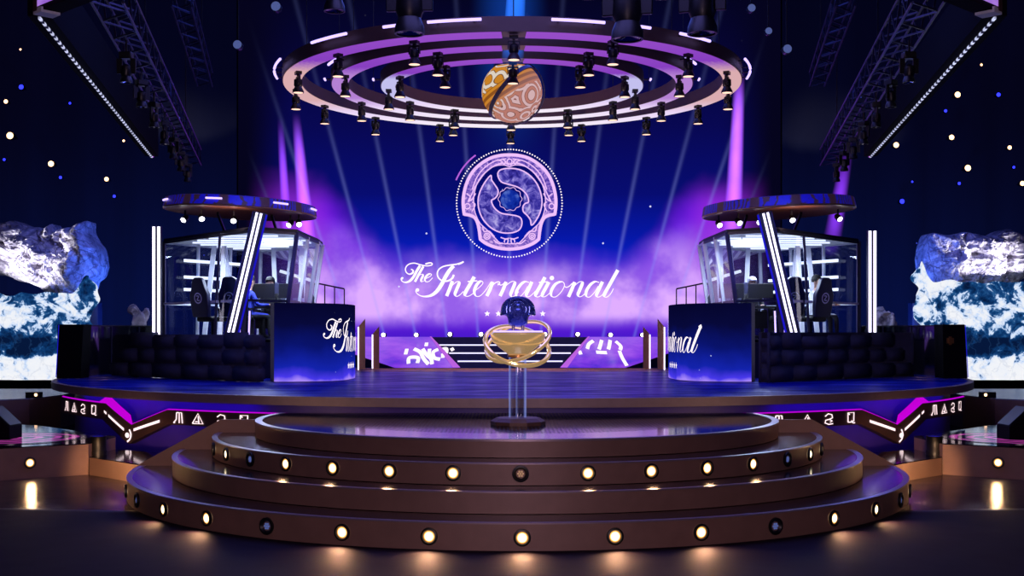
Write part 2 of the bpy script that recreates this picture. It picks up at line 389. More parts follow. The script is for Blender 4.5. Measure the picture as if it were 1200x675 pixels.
# ------------------------------------------------------------------ mesh builder
class MB:
    def __init__(s): s.v = []; s.f = []; s.mi = []; s.cur = 0
    def face(s, idx): s.f.append(tuple(idx)); s.mi.append(s.cur)
    def add(s, vs, fs):
        b = len(s.v); s.v.extend(Vector(v) for v in vs)
        for f in fs: s.face([b+i for i in f])
        return s
    def box(s, c, d, rz=0., bev=0.):
        x, y, z = [q/2 for q in d]; c = Vector(c); R = Matrix.Rotation(rz, 3, 'Z')
        vs = [c+R@Vector(p) for p in ((-x,-y,-z),(x,-y,-z),(x,y,-z),(-x,y,-z),(-x,-y,z),(x,-y,z),(x,y,z),(-x,y,z))]
        return s.add(vs, [(0,3,2,1),(4,5,6,7),(0,1,5,4),(1,2,6,5),(2,3,7,6),(3,0,4,7)])
    def bar(s, a, b, w, h=None, up=(0,0,1)):
        h = h or w; a = Vector(a); b = Vector(b); t = (b-a).normalized(); up = Vector(up)
        if abs(t.dot(up)) > .98: up = Vector((0, 1, 0))
        sd = t.cross(up).normalized()*w/2; u = sd.cross(t).normalized()*h/2
        vs = [p+q for p in (a, b) for q in (-sd-u, sd-u, sd+u, -sd+u)]
        return s.add(vs, [(0,1,2,3),(7,6,5,4),(0,4,5,1),(1,5,6,2),(2,6,7,3),(3,7,4,0)])
    def prism(s, poly, z0, z1, top=None):
        n = len(poly); top = top or poly
        vs = [(p[0], p[1], z0) for p in poly]+[(p[0], p[1], z1) for p in top]
        return s.add(vs, [tuple(range(n))[::-1], tuple(range(n, 2*n))]+[(i, (i+1) % n, n+(i+1) % n, n+i) for i in range(n)])
    def lathe(s, prof, n=24, c=(0,0,0), axis='Z', caps=True):
        c = Vector(c); vs = []
        for r, h in prof:
            for i in range(n):
                a = 2*PI*i/n; p = (r*math.cos(a), r*math.sin(a), h)
                if axis == 'Y': p = (p[0], p[2], -p[1])
                if axis == 'X': p = (p[2], p[0], p[1])
                vs.append(c+Vector(p))
        fs = [(j*n+i, j*n+(i+1) % n, (j+1)*n+(i+1) % n, (j+1)*n+i) for j in range(len(prof)-1) for i in range(n)]
        if caps: fs += [tuple(range(n))[::-1], tuple(range((len(prof)-1)*n, len(prof)*n))]
        return s.add(vs, fs)
    def tube(s, path, r, n=8, closed=False):
        P = [Vector(p) for p in path]; m = len(P); vs = []
        for i, p in enumerate(P):
            t = (P[(i+1) % m]-P[i-1]) if closed else (P[min(i+1, m-1)]-P[max(i-1, 0)])
            t.normalize(); up = Vector((0, 0, 1)) if abs(t.z) < .95 else Vector((0, 1, 0))
            a = t.cross(up).normalized(); b = a.cross(t)
            rr = r[i] if isinstance(r, (list, tuple)) else r
            vs += [p+(a*math.cos(2*PI*k/n)+b*math.sin(2*PI*k/n))*rr for k in range(n)]
        fs = [(i*n+k, i*n+(k+1) % n, ((i+1) % m)*n+(k+1) % n, ((i+1) % m)*n+k) for i in range(m if closed else m-1) for k in range(n)]
        if not closed: fs += [tuple(range(n))[::-1], tuple(range((m-1)*n, m*n))]
        return s.add(vs, fs)
    def annulus(s, r0, r1, z0, z1, a0=0., a1=2*PI, n=96, c=(0,0)):
        full = abs(a1-a0-2*PI) < 1e-6; m = n if full else n+1; vs = []
        for i in range(m):
            a = a0+(a1-a0)*i/n; ca, sa = math.cos(a), math.sin(a)
            vs += [(c[0]+r0*ca, c[1]+r0*sa, z0), (c[0]+r1*ca, c[1]+r1*sa, z0), (c[0]+r1*ca, c[1]+r1*sa, z1), (c[0]+r0*ca, c[1]+r0*sa, z1)]
        fs = []
        for i in range(n):
            p, q = 4*i, 4*((i+1) % m)
            for k in range(4): fs.append((p+k, p+(k+1) % 4, q+(k+1) % 4, q+k))
        if not full: fs += [(0, 1, 2, 3), (4*n+3, 4*n+2, 4*n+1, 4*n)]
        return s.add(vs, fs)

def link(name, verts, faces, mat, parent=None, smooth=False, mi=None, local=False):
    me = bpy.data.meshes.new(name)
    off = Vector((0, 0, 0))
    if parent is not None and not local:
        p = parent
        while p is not None: off += p.location; p = p.parent
    me.from_pydata([tuple(Vector(v)-off) for v in verts], [], faces)
    for m in (mat if isinstance(mat, (list, tuple)) else [mat]): me.materials.append(m)
    if mi and isinstance(mat, (list, tuple)):
        for p, i in zip(me.polygons, mi): p.material_index = i
    bm = bmesh.new(); bm.from_mesh(me); bmesh.ops.recalc_face_normals(bm, faces=bm.faces); bm.to_mesh(me); bm.free()
    if smooth:
        for p in me.polygons: p.use_smooth = True
        try: me.set_sharp_from_angle(angle=math.radians(40))
        except Exception: pass
    o = bpy.data.objects.new(name, me); COL.objects.link(o); o.parent = parent
    return o
def obj(name, mb, mat, parent=None, smooth=True, local=False, bevel=0.):
    o = link(name, mb.v, mb.f, mat, parent, smooth, mb.mi, local)
    if bevel:
        b = o.modifiers.new('bevel', 'BEVEL'); b.width = bevel; b.segments = 2; b.limit_method = 'ANGLE'
    return o
def tag(o, label, cat, group=None, kind=None):
    o['label'] = label; o['category'] = cat
    if group: o['group'] = group
    if kind: o['kind'] = kind
    return o
def thing(name, label, cat, loc=(0, 0, 0), group=None, rz=0.):
    o = bpy.data.objects.new(name, None); COL.objects.link(o); o.location = loc; o.rotation_euler = (0, 0, rz)
    o.empty_display_size = .1
    return tag(o, label, cat, group)
def struct(name, mb, mat, label=None):
    o = obj(name, mb, mat); o['kind'] = 'structure'
    if label: o['label'] = label; o['category'] = name.split('_')[0]
    return o
def kids(o): return list(o.children)
def copy_tree(o, parent=None):
    c = o.copy(); COL.objects.link(c); c.parent = parent
    for ch in kids(o): copy_tree(ch, c)
    return c
def lamp(name, typ, loc, energy, color, parent=None, target=None, **kw):
    d = bpy.data.lights.new(name, typ); d.energy = energy; d.color = color
    for k, v in kw.items(): setattr(d, k, v)
    o = bpy.data.objects.new(name, d); COL.objects.link(o); o.location = loc; o.parent = parent
    if target is not None: o.rotation_euler = (Vector(target)-Vector(loc)).to_track_quat('-Z', 'Y').to_euler()
    return o

# ------------------------------------------------------------------ strokes (script lettering, emblem lines)
def crom(pts, sub=8, closed=False):
    P = [Vector(p) for p in pts]; n = len(P); out = []
    for i in range(n if closed else n-1):
        if closed: a, b, c, d = P[i-1], P[i], P[(i+1) % n], P[(i+2) % n]
        else: a, b, c, d = P[max(i-1, 0)], P[i], P[i+1], P[min(i+2, n-1)]
        for k in range(sub):
            t = k/sub
            out.append(.5*((2*b)+(c-a)*t+(2*a-5*b+4*c-d)*t*t+(3*b-a-3*c+d)*t**3))
    if not closed: out.append(P[-1])
    return out
def stroke(pts, wmin, wmax, slant=(-.42, .91), sub=8, closed=False, straight=False):
    """2D pen stroke in image-like axes (y down): thick on downstrokes. Returns list of (left,right)."""
    C = [Vector(p) for p in pts] if straight else crom(pts, sub, closed); m = len(C); out = []
    ws = []
    for i in range(m):
        t = (C[(i+1) % m]-C[i-1]) if closed else C[min(i+1, m-1)]-C[max(i-1, 0)]
        t = t.normalized() if t.length else Vector((1, 0))
        ws.append((t, wmin+(wmax-wmin)*max(0., t.x*slant[0]+t.y*slant[1])**1.6))
    for i in range(m):
        w = sum(ws[max(0, min(m-1, i+j))][1] for j in (-1, 0, 1))/3
        nrm = Vector((-ws[i][0].y, ws[i][0].x))*w/2
        out.append((C[i]+nrm, C[i]-nrm))
    return out, closed
def dot(c, r, n=14):
    return ('poly', [Vector((c[0]+r*math.cos(2*PI*i/n), c[1]+r*math.sin(2*PI*i/n))) for i in range(n)])
def star(c, r):
    return ('poly', [Vector((c[0]+(r if i % 2 == 0 else r*.42)*math.sin(PI*i/5), c[1]-(r if i % 2 == 0 else r*.42)*math.cos(PI*i/5))) for i in range(10)])
def ink(mb, items, fn):
    """items: strokes / polys in 2D; fn maps a 2D point to world"""
    for it in items:
        if it[0] == 'poly':
            b = len(mb.v); c = sum(it[1], Vector((0, 0)))/len(it[1])
            mb.v.append(fn(c)); mb.v.extend(fn(p) for p in it[1]); n = len(it[1])
            for i in range(n): mb.face((b, b+1+i, b+1+(i+1) % n))
        else:
            st, closed = it; b = len(mb.v)
            for l, r in st: mb.v.append(fn(l)); mb.v.append(fn(r))
            m = len(st)
            for i in range(m if closed else m-1):
                p, q = b+2*i, b+2*((i+1) % m)
                mb.face((p, q, q+1, p+1))

def script_text():
    S = []
    def a(p, w=27, mn=6): S.append(stroke(p, mn*1.2, w*1.17))
    def b(p, w=27, mn=6): S.append(stroke([(x+1097, y+42) for x, y in p], mn*1.2, w*1.17))
    # The
    a([(183,172),(203,186),(198,210),(165,222),(134,200),(130,160),(160,125),(215,113),(280,130),(340,140),(385,132),(392,117),(370,110),(325,122)], 16, 9)
    a([(272,138),(240,190),(210,245),(172,288),(130,303),(97,293),(85,270),(95,255),(105,262)], 22, 8)
    S.append(dot((95, 264), 11))
    a([(305,145),(265,215),(222,297)], 20, 8)
    a([(236,270),(268,232),(296,222),(300,240),(284,275),(286,297),(310,288)], 18, 5)
    a([(322,268),(362,250),(386,228),(368,218),(340,235),(320,270),(330,296),(362,292),(396,258)], 18, 6)
    # International
    a([(606,228),(590,262),(552,287),(505,290),(463,268),(443,225),(455,180),(500,147),(570,132),(640,122),(690,104)], 17, 11)
    a([(650,124),(680,112),(703,98)], 12, 13)
    a([(604,140),(560,190),(520,255),(487,320),(440,388),(385,430),(320,443),(265,430),(232,398),(236,370),(252,366)], 32, 7)
    S.append(dot((247, 378), 17))
    a([(592,290),(565,365),(535,438)], 28)
    a([(548,405),(585,340),(630,300),(655,296),(656,320),(632,378),(618,420),(634,442),(668,425),(700,392)], 27)
    a([(808,248),(765,325),(722,400),(718,432),(745,441),(790,418),(815,390)], 30)
    a([(742,295),(790,290),(838,288)], 7, 9)
    a([(812,388),(858,352),(892,315),(886,293),(858,298),(825,340),(808,395),(825,438),(862,438),(905,400),(945,345),(972,300)], 26)
    a([(990,298),(965,370),(932,438)], 28)
    a([(950,398),(985,340),(1020,305),(1052,298),(1060,312),(1040,330)], 8, 8)
    a([(1040,312),(1070,330),(1095,318),(1112,300)], 7, 7)
    a([(1122,298),(1095,370),(1063,438)], 28)
    b([(-22,352),(20,298),(75,256),(108,254),(110,278),(85,340),(70,382),(86,404),(120,388),(150,352)], 27)
    b([(252,262),(212,254),(168,285),(130,345),(128,392),(158,404),(205,360),(240,300)], 25)
    b([(280,255),(250,325),(226,378),(236,404),(270,392),(318,345)], 28)
    b([(410,210),(370,285),(325,365),(318,395),(342,405),(385,380),(410,350)], 29)
    b([(350,262),(395,258),(436,256)], 7, 9)
    b([(448,258),(415,320),(386,375),(386,402),(415,400),(450,372),(475,340)], 28)
    S.append(dot((478+1097, 218+42), 22))
    b([(560,254),(512,280),(472,345),(476,398),(520,402),(574,350),(602,292),(588,258),(556,256)], 25)
    b([(600,300),(625,310),(655,295),(680,268)], 7, 7)
    b([(704,258),(675,330),(642,404)], 28)
    b([(654,375),(690,310),(740,262),(774,254),(778,276),(752,340),(736,382),(752,404),(788,388),(818,350)], 27)
    b([(945,262),(905,254),(858,285),(820,345),(818,395),(850,406),(898,360),(935,300)], 25)
    b([(978,255),(945,325),(920,380),(930,406),(965,395),(1000,355)], 28)
    b([(1130,140),(1090,210),(1040,300),(1000,372),(998,402),(1025,405),(1062,370),(1086,322)], 29)
    S.append(stroke([(2234,176),(2222,180),(2200,196)], 14, 26))
    return S
TEXT = script_text()

# ------------------------------------------------------------------ room shell
mb = MB(); mb.add([(-34,-6,0),(34,-6,0),(34,56,0),(-34,56,0)], [(0,1,2,3)]); struct('floor', mb, M['floor'])
mb = MB(); mb.box((0,25,21.1), (68,62,.2)); struct('ceiling', mb, M['blackmatte'])
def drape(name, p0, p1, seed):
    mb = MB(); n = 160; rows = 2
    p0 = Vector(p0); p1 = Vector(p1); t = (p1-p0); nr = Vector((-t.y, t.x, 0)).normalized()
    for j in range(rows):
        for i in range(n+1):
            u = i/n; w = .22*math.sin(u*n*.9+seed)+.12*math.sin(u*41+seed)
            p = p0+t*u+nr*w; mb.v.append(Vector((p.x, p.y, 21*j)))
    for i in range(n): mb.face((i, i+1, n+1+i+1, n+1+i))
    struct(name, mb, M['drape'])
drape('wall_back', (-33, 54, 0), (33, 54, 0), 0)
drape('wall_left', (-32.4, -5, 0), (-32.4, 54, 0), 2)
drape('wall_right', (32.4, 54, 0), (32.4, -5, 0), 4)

# ------------------------------------------------------------------ round steps
DC = 17.07
YCUT = 16.88
def disc_poly(R, ycut, n=120):
    """front part of a disc round (0,DC), cut off at ycut"""
    a = math.asin(max(-1, min(1, (ycut-DC)/R)))
    lo, hi = PI-a, 2*PI+a
    return [(R*math.cos(lo+(hi-lo)*i/n), DC+R*math.sin(lo+(hi-lo)*i/n)) for i in range(n+1)]
TIERS = [(5.31, 0., .278, 'lowest'), (4.74, .278, .508, 'second'), (4.22, .508, .746, 'third')]
names = ['broad bronze lowest round step with lights, resting on the hall floor', 'plain bronze second round step, no lights in its front',
         'bronze third round step with lights, just below the trophy podium', 'topmost round podium disc carrying the trophy stand']
for k, (R, z0, z1, nm) in enumerate(TIERS):
    t = thing('round_step', names[k], 'step', (0, DC-R, z0), 'curved steps before the stage')
    poly = disc_poly(R, YCUT)
    mb = MB(); mb.prism(poly, z0+.001, z1-.012); obj('riser', mb, M['bronze'], t)
    mb = MB(); mb.prism(disc_poly(R-.07, YCUT), z1-.012, z1-.004); obj('tread', mb, M['tread'], t)
    a = math.asin((YCUT-DC)/R)
    mb = MB(); mb.annulus(R-.07, R+.006, z1-.014, z1, PI-a, 2*PI+a, 120, (0, DC)); obj('lip', mb, M['lip'], t)
# podium disc
t = thing('round_step', names[3], 'step', (0, DC-3.65, .746), 'curved steps before the stage')
R4 = 3.65; a4 = math.asin((17.95-DC)/R4)
mb = MB(); mb.prism(disc_poly(R4, 17.95), .747, .93); obj('riser', mb, M['bronze'], t)
mb = MB(); mb.prism(disc_poly(R4-.09, 17.95), .93, .946); obj('led_floor', mb, M['podium'], t)
mb = MB(); mb.annulus(R4-.09, R4+.006, .928, .952, PI-a4, 2*PI+a4, 120, (0, DC)); obj('lip', mb, M['lip'], t)
# flank panels that close the steps
for s in (-1, 1):
    w = 'left' if s < 0 else 'right'
    mb = MB(); y0, y1 = YCUT+.004, YCUT+.05
    P = [(s*5.34, 0), (s*5.34, .29), (s*4.18, .925), (s*3.45, .925), (s*3.45, 0)]
    mb.add([(x, y0, z) for x, z in P]+[(x, y1, z) for x, z in P], [(0,1,2,3,4), (9,8,7,6,5)]+[(i, (i+1) % 5, 5+(i+1) % 5, 5+i) for i in range(5)])
    tag(obj('flank_panel', mb, M['bronze'], smooth=False), f'sloping bronze panel closing the {w} end of the round steps', 'panel', 'step flank panels')

# step lights
def step_light(proto_mat):
    r = thing('step_light', 'x', 'light')
    mb = MB(); mb.lathe([(.082, .0), (.088, .012), (.085, .03), (.066, .034), (.058, .022)], 28, axis='Y', caps=False)
    mb.v = [Vector((v.x, -v.y, v.z)) for v in mb.v]; obj('bezel', mb, M['black'], r, local=True)
    mb = MB(); mb.lathe([(.0005, .024), (.034, .022), (.06, .012)], 24, axis='Y', caps=False)
    mb.v = [Vector((v.x, -v.y, v.z)) for v in mb.v]; obj('lens', mb, proto_mat, r, local=True)
    return r
def off_light(lens=None):
    r = thing('step_light', 'x', 'light')
    mb = MB(); mb.lathe([(.085, .0), (.092, .012), (.09, .03), (.07, .034), (.05, .012)], 28, axis='Y', caps=False)
    mb.v = [Vector((v.x, -v.y, v.z)) for v in mb.v]; obj('bezel', mb, M['black'], r, local=True)
    mb = MB()
    for i in range(7):
        q = (0, 0) if i == 6 else (.026*math.cos(i*PI/3), .026*math.sin(i*PI/3))
        mb.lathe([(.012, .012), (.010, .02), (.0008, .022)], 8, c=(q[0], 0, q[1]), axis='Y', caps=False)
    mb.v = [Vector((v.x, -v.y, v.z)) for v in mb.v]; obj('lens', mb, lens or M['palelens'], r, local=True)
    return r
protos = {'lit': [None, lambda: step_light(M['warm'])], 'dim': [None, lambda: off_light(M['warm_dim'])], 'off': [None, off_light]}
def place_step_light(R, z, deg, state, label, group, energy):
    p = protos[state]
    if p[0] is None: p[0] = p[1](); o = p[0]
    else: o = copy_tree(p[0])
    a = math.radians(deg); o.location = (R*math.sin(a), DC-R*math.cos(a), z); o.rotation_euler = (0, 0, a)
    tag(o, label, 'light', group)
    if state == 'lit' and energy:
        q = Vector((math.sin(a), -math.cos(a), 0)); pos = Vector(o.location)+q*.07
        lamp('step_lamp', 'SPOT', pos, energy, (1., .52, .27), target=pos+q*.35-Vector((0, 0, .16)), spot_size=2.4, spot_blend=.9, shadow_soft_size=.035)
for i in range(-7, 8):
    st = 'off' if abs(i) in (3, 6) else 'lit'
    place_step_light(5.312, .135, i*9.95, st, f'{"lit warm" if st=="lit" else "unlit black"} round light in the lowest step front, {ORD[i+7]} from the left', 'lights in the lowest step', 26.)
for i in range(-7, 8):
    st = 'off' if abs(i) == 5 else ('dim' if i == 0 else 'lit')
    w = {'lit': 'lit warm', 'off': 'unlit black', 'dim': 'dim reddish'}[st]
    place_step_light(4.222, .635, i*9.9, st, f'{w} round light in the third step front, {ORD[i+7]} from the left', 'lights in the third step', 5.)

# ------------------------------------------------------------------ main stage
SCY, SR, DECK = 27.7, 9.98, 1.173
def circ(R, n=160, c=(0, SCY)): return [(c[0]+R*math.cos(2*PI*i/n), c[1]+R*math.sin(2*PI*i/n)) for i in range(n)]
def sp(phi, z, R=SR):
    a = math.radians(phi); return Vector((R*math.sin(a), SCY-R*math.cos(a), z))
stage = thing('round_stage', 'large round main stage with blue glossy deck and rune band round its front', 'stage', (0, SCY, 0))
mb = MB(); mb.prism(circ(SR-.1), DECK-.03, DECK-.002); obj('deck', mb, M['deck'], stage)
mb = MB(); mb.annulus(SR-.12, SR, 1.035, DECK, n=160, c=(0, SCY)); obj('rim', mb, M['rimpaint'], stage)
for q0 in (PI*1.17, PI*1.64):
    mb = MB(); mb.annulus(SR-.34, SR-.20, 1.022, 1.034, q0, q0+PI*.19, 50, (0, SCY)); obj('led_strip', mb, M['purplewash'], stage)
mb = MB(); mb.annulus(SR-.47, SR-.45, .0, 1.03, PI*.95, PI*2.05, 140, (0, SCY)); obj('recess_wall', mb, M['recess'], stage)
# thin inlay rings in the deck
for s in (-1, 1):
    for r in (.55, .72):
        mb = MB(); mb.annulus(r, r+.02, DECK-.002, DECK+.002, n=40, c=(s*8.75, 25.6)); obj('inlay', mb, M['lip'], stage)
# tan trim line across the back of the deck
mb = MB(); mb.box((0, 31.75, DECK+.012), (11.6, .10, .026)); obj('trim_line', mb, M['gold'], stage)
mb = MB(); mb.box((0, 30.4, DECK+.006), (11.0, .07, .014)); obj('trim_line', mb, M['gold'], stage)
# rune band
def rune_band(s):
    top = [(-59, .94), (-45.3, .925), (-40.4, .60), (-34.8, .89), (-8, .90)]
    bot = [(-59, .655), (-46, .645), (-40.8, .275), (-34.6, .655), (-8, .655)]
    def samp(L):
        out = []
        for i in range(len(L)-1):
            n = 8
            for k in range(n): out.append(tuple(L[i][j]+(L[i+1][j]-L[i][j])*k/n for j in (0, 1)))
        return out+[L[-1]]
    T, B = samp(top), samp(bot); mb = MB(); n = len(T)
    for r in (SR-.02, SR-.14):
        for (f, z), (f2, z2) in zip(T, B): mb.v += [sp(s*f*-1 if s > 0 else f, z, r), sp(-f2 if s > 0 else f2, z2, r)]
    m = 2*n
    for i in range(n-1):
        a = 2*i; mb.face((a, a+2, a+3, a+1)); mb.face((m+a, m+a+1, m+a+3, m+a+2))
        mb.face((a, m+a, m+a+2, a+2)); mb.face((a+1, a+3, m+a+3, m+a+1))
    mb.face((0, 1, m+1, m)); mb.face((2*n-2, m+2*n-2, m+2*n-1, 2*n-1))
    b = obj('rune_band', mb, M['brown'], stage, smooth=False)
    # magenta lit top edge
    mb = MB(); TH = [.022]*9+[.15-.04*k/8 for k in range(7)]+[.02]*99
    TH[8] = .15
    for i in range(33):
        f, z = T[i]; g = -f if s > 0 else f; e = TH[i]
        mb.v += [sp(g, z+.002, SR-.03), sp(g, z+e, SR-.05-(.03 if e > .1 else 0))]
    for i in range(32): mb.face((2*i, 2*i+2, 2*i+3, 2*i+1))
    obj('light_edge', mb, M['magenta'], b)
    # glyphs
    G = {
        'pi': [[(-.8,1),(-.3,.3),(-.25,-1)], [(-.25,-1),(.15,-1)], [(.2,1),(.2,-1),(.6,-1)], [(.75,1),(.6,-1)], [(-.8,1),(-.5,.9)]],
        'delta': [[(-.9,.9),(0,-1),(.8,.9),(-.9,.9)], [(.05,-.5),(.15,.9)], [(-.45,.55),(.05,.55)]],
        'two': [[(-.6,-.5),(-.1,-1),(.5,-.8),(.6,-.2),(.1,.05),(-.5,.2),(-.6,.7),(0,1),(.7,.9)], [(.1,.05),(.55,.4),(.2,.6)]],
        'gate': [[(-.5,.8),(-.5,-1),(.55,-1),(.5,.6),(.1,.8),(-.5,.8)], [(.1,.5),(.4,1),(.75,.95)], [(-.5,-1),(-.2,-.6)]],
    }
    mb = MB()
    def lines(key, fc, zc, hw, hh):
        for L in G[key]:
            it = stroke([Vector(p) for p in L], .2, .2, straight=True)
            ink(mb, [it], lambda p: sp(fc+p.x*hw, zc-p.y*hh, SR-.012))
    if s < 0: inner = [('pi', -33.2), ('delta', -30.6), ('two', -27.8), ('gate', -25.2)]; outer = [('pi', -56.3), ('delta', -53.4), ('two', -50.7), ('gate', -47.9)]
    else: inner = [('pi', 24.2), ('delta', 27.6), ('two', 30.2), ('gate', 33.1)]; outer = [('pi', 47.9), ('delta', 50.7), ('two', 53.4), ('gate', 56.2)]
    for k, f in inner: lines(k, f, .772, .78, .085)
    for k, f in outer: lines(k, f, .79, .9, .085)
    def seg(f0, z0, f1, z1, w=.034):
        n = 6; mbv = []
        for i in range(n+1):
            u = i/n; mbv += [sp(s*(f0+(f1-f0)*u), z0+(z1-z0)*u-w/2, SR-.012), sp(s*(f0+(f1-f0)*u), z0+(z1-z0)*u+w/2, SR-.012)]
        mb.add(mbv, [(2*i, 2*i+2, 2*i+3, 2*i+1) for i in range(n)])
    seg(44.6, .725, 41.6, .51, .045); seg(45.5, .79, 45.0, .755, .04); seg(39.9, .52, 35.8, .70, .045)
    ink(mb, [dot((0, 0), 1.)], lambda p: sp(s*(41.0)+p.x*.38, .42-p.y*.045, SR-.012))
    ink(mb, [stroke([(.3,-1.2),(.8,-.2),(.5,.9),(-.4,1.6)], .4, .4)], lambda p: sp(s*40.8+p.x*.55, .43-p.y*.075, SR-.012))
    obj('rune_lettering', mb, M['rune'], b)
rune_band(-1); rune_band(1)

# end pillars, glossy fences, stone walls
for s in (-1, 1):
    w = 'left' if s < 0 else 'right'
    t = thing('end_pillar', f'short black square pillar at the {w} end of the stage beside the icy cliff', 'pillar', (s*9.56, 25.8, DECK))
    mb = MB(); c = Vector((s*9.52, 25.9)); x0 = .26; mb.prism([(c.x-x0, c.y-x0), (c.x+x0, c.y-x0), (c.x+x0, c.y+x0), (c.x-x0, c.y+x0)], DECK, 2.33, [(c.x-x0-.02*s, c.y-x0), (c.x+x0-.06*s, c.y-x0), (c.x+x0-.06*s, c.y+x0), (c.x-x0-.02*s, c.y+x0)])
    obj('body', mb, M['blackmatte'], t, smooth=False, bevel=.01)
    mb = MB(); mb.bar((c.x+s*(x0+.004), c.y-x0-.008, DECK+.02), (c.x+s*(x0-.056), c.y-x0-.008, 2.32), .012); obj('edge_light', mb, M['led_blue'], t)
    if s > 0:
        mb = MB(); mb.box((c.x-.12, c.y-x0-.012, 1.98), (.16, .01, .12)); mb.box((c.x-.12, c.y-x0-.014, 1.98), (.06, .014, .18)); obj('plaque', mb, M['gold'], t)
    # glossy black fence
    t = thing('glossy_fence', f'curved glossy black fence between the {w} end pillar and the stone wall', 'fence', (s*9.2, 28, DECK))
    pts = crom([Vector((s*9.62, 26.6)), Vector((s*9.55, 27.6)), Vector((s*9.2, 28.6)), Vector((s*8.6, 29.3))], 6)
    mb = MB()
    for p in pts: mb.v += [Vector((p.x, p.y, DECK)), Vector((p.x, p.y, 2.3)), Vector((p.x*.996, p.y+.03, 2.3)), Vector((p.x*.996, p.y+.03, DECK))]
    for i in range(len(pts)-1):
        for k in range(4): mb.face((4*i+k, 4*i+(k+1) % 4, 4*i+4+(k+1) % 4, 4*i+4+k))
    mb.face((0, 1, 2, 3)); e = 4*(len(pts)-1); mb.face((e+3, e+2, e+1, e))
    obj('panel', mb, M['blackgloss'], t)
    mb = MB(); mb.tube([(p.x, p.y-.01, 2.31) for p in pts], .02, 6); obj('top_rail', mb, M['black'], t)
    for q in (.55, .8):
        p = pts[int(q*(len(pts)-1))]
        mb = MB(); mb.bar((p.x, p.y-.05, DECK), (p.x-.02*s, p.y-.05, 2.3), .03); obj('post', mb, M['truss'], t)
    # stone wall: rows of rounded blocks
    A = Vector((s*9.1, 26.9)); B = Vector((s*5.04, 23.35)); L = (B-A).length; d = (B-A)/L; nrm = Vector((d.y, -d.x)) if s < 0 else Vector((-d.y, d.x))
    if nrm.y > 0: nrm = -nrm
    bmm = bmesh.new(); rnd = random.Random(3)
    z = DECK
    for row, h in enumerate((.33, .32, .34)):
        u = .35*row if row else .0
        if row == 2: u = .75
        while u < L-.15:
            wl = rnd.uniform(.65, 1.15); wl = min(wl, L-u)
            hh = h*(1 if row < 2 else rnd.uniform(.75, 1.08)); th = rnd.uniform(.27, .32)
            c = A+d*(u+wl/2)-nrm*.16
            r = bmesh.ops.create_cube(bmm, size=1.)
            ang = math.atan2(d.y, d.x)
            for v in r['verts']:
                q = Vector((v.co.x*(wl-.03)*rnd.uniform(.96, 1), v.co.y*th, v.co.z*(hh-.02)*rnd.uniform(.94, 1)))
                v.co = Vector((c.x+q.x*math.cos(ang)-q.y*math.sin(ang), c.y+q.x*math.sin(ang)+q.y*math.cos(ang), z+hh/2+q.z))
            u += wl
        z += h
    ang = math.atan2(d.y, d.x); c = A+d*L/2-nrm*.17
    r = bmesh.ops.create_cube(bmm, size=1.)
    for v in r['verts']:
        q = Vector((v.co.x*(L-.1), v.co.y*.16, v.co.z*.93)); v.co = Vector((c.x+q.x*math.cos(ang)-q.y*math.sin(ang), c.y+q.x*math.sin(ang)+q.y*math.cos(ang), DECK+.475+q.z))
    bmesh.ops.bevel(bmm, geom=bmm.edges[:], offset=.045, segments=2, affect='EDGES')
    me = bpy.data.meshes.new('stone_wall'); bmm.to_mesh(me); bmm.free(); me.materials.append(M['stone'])
    for p in me.polygons: p.use_smooth = True
    o = bpy.data.objects.new('block_rampart', me); COL.objects.link(o)
    tag(o, f'low dark stone block rampart in front of the {w} glass booth', 'stone wall', 'stone ramparts before the booths')

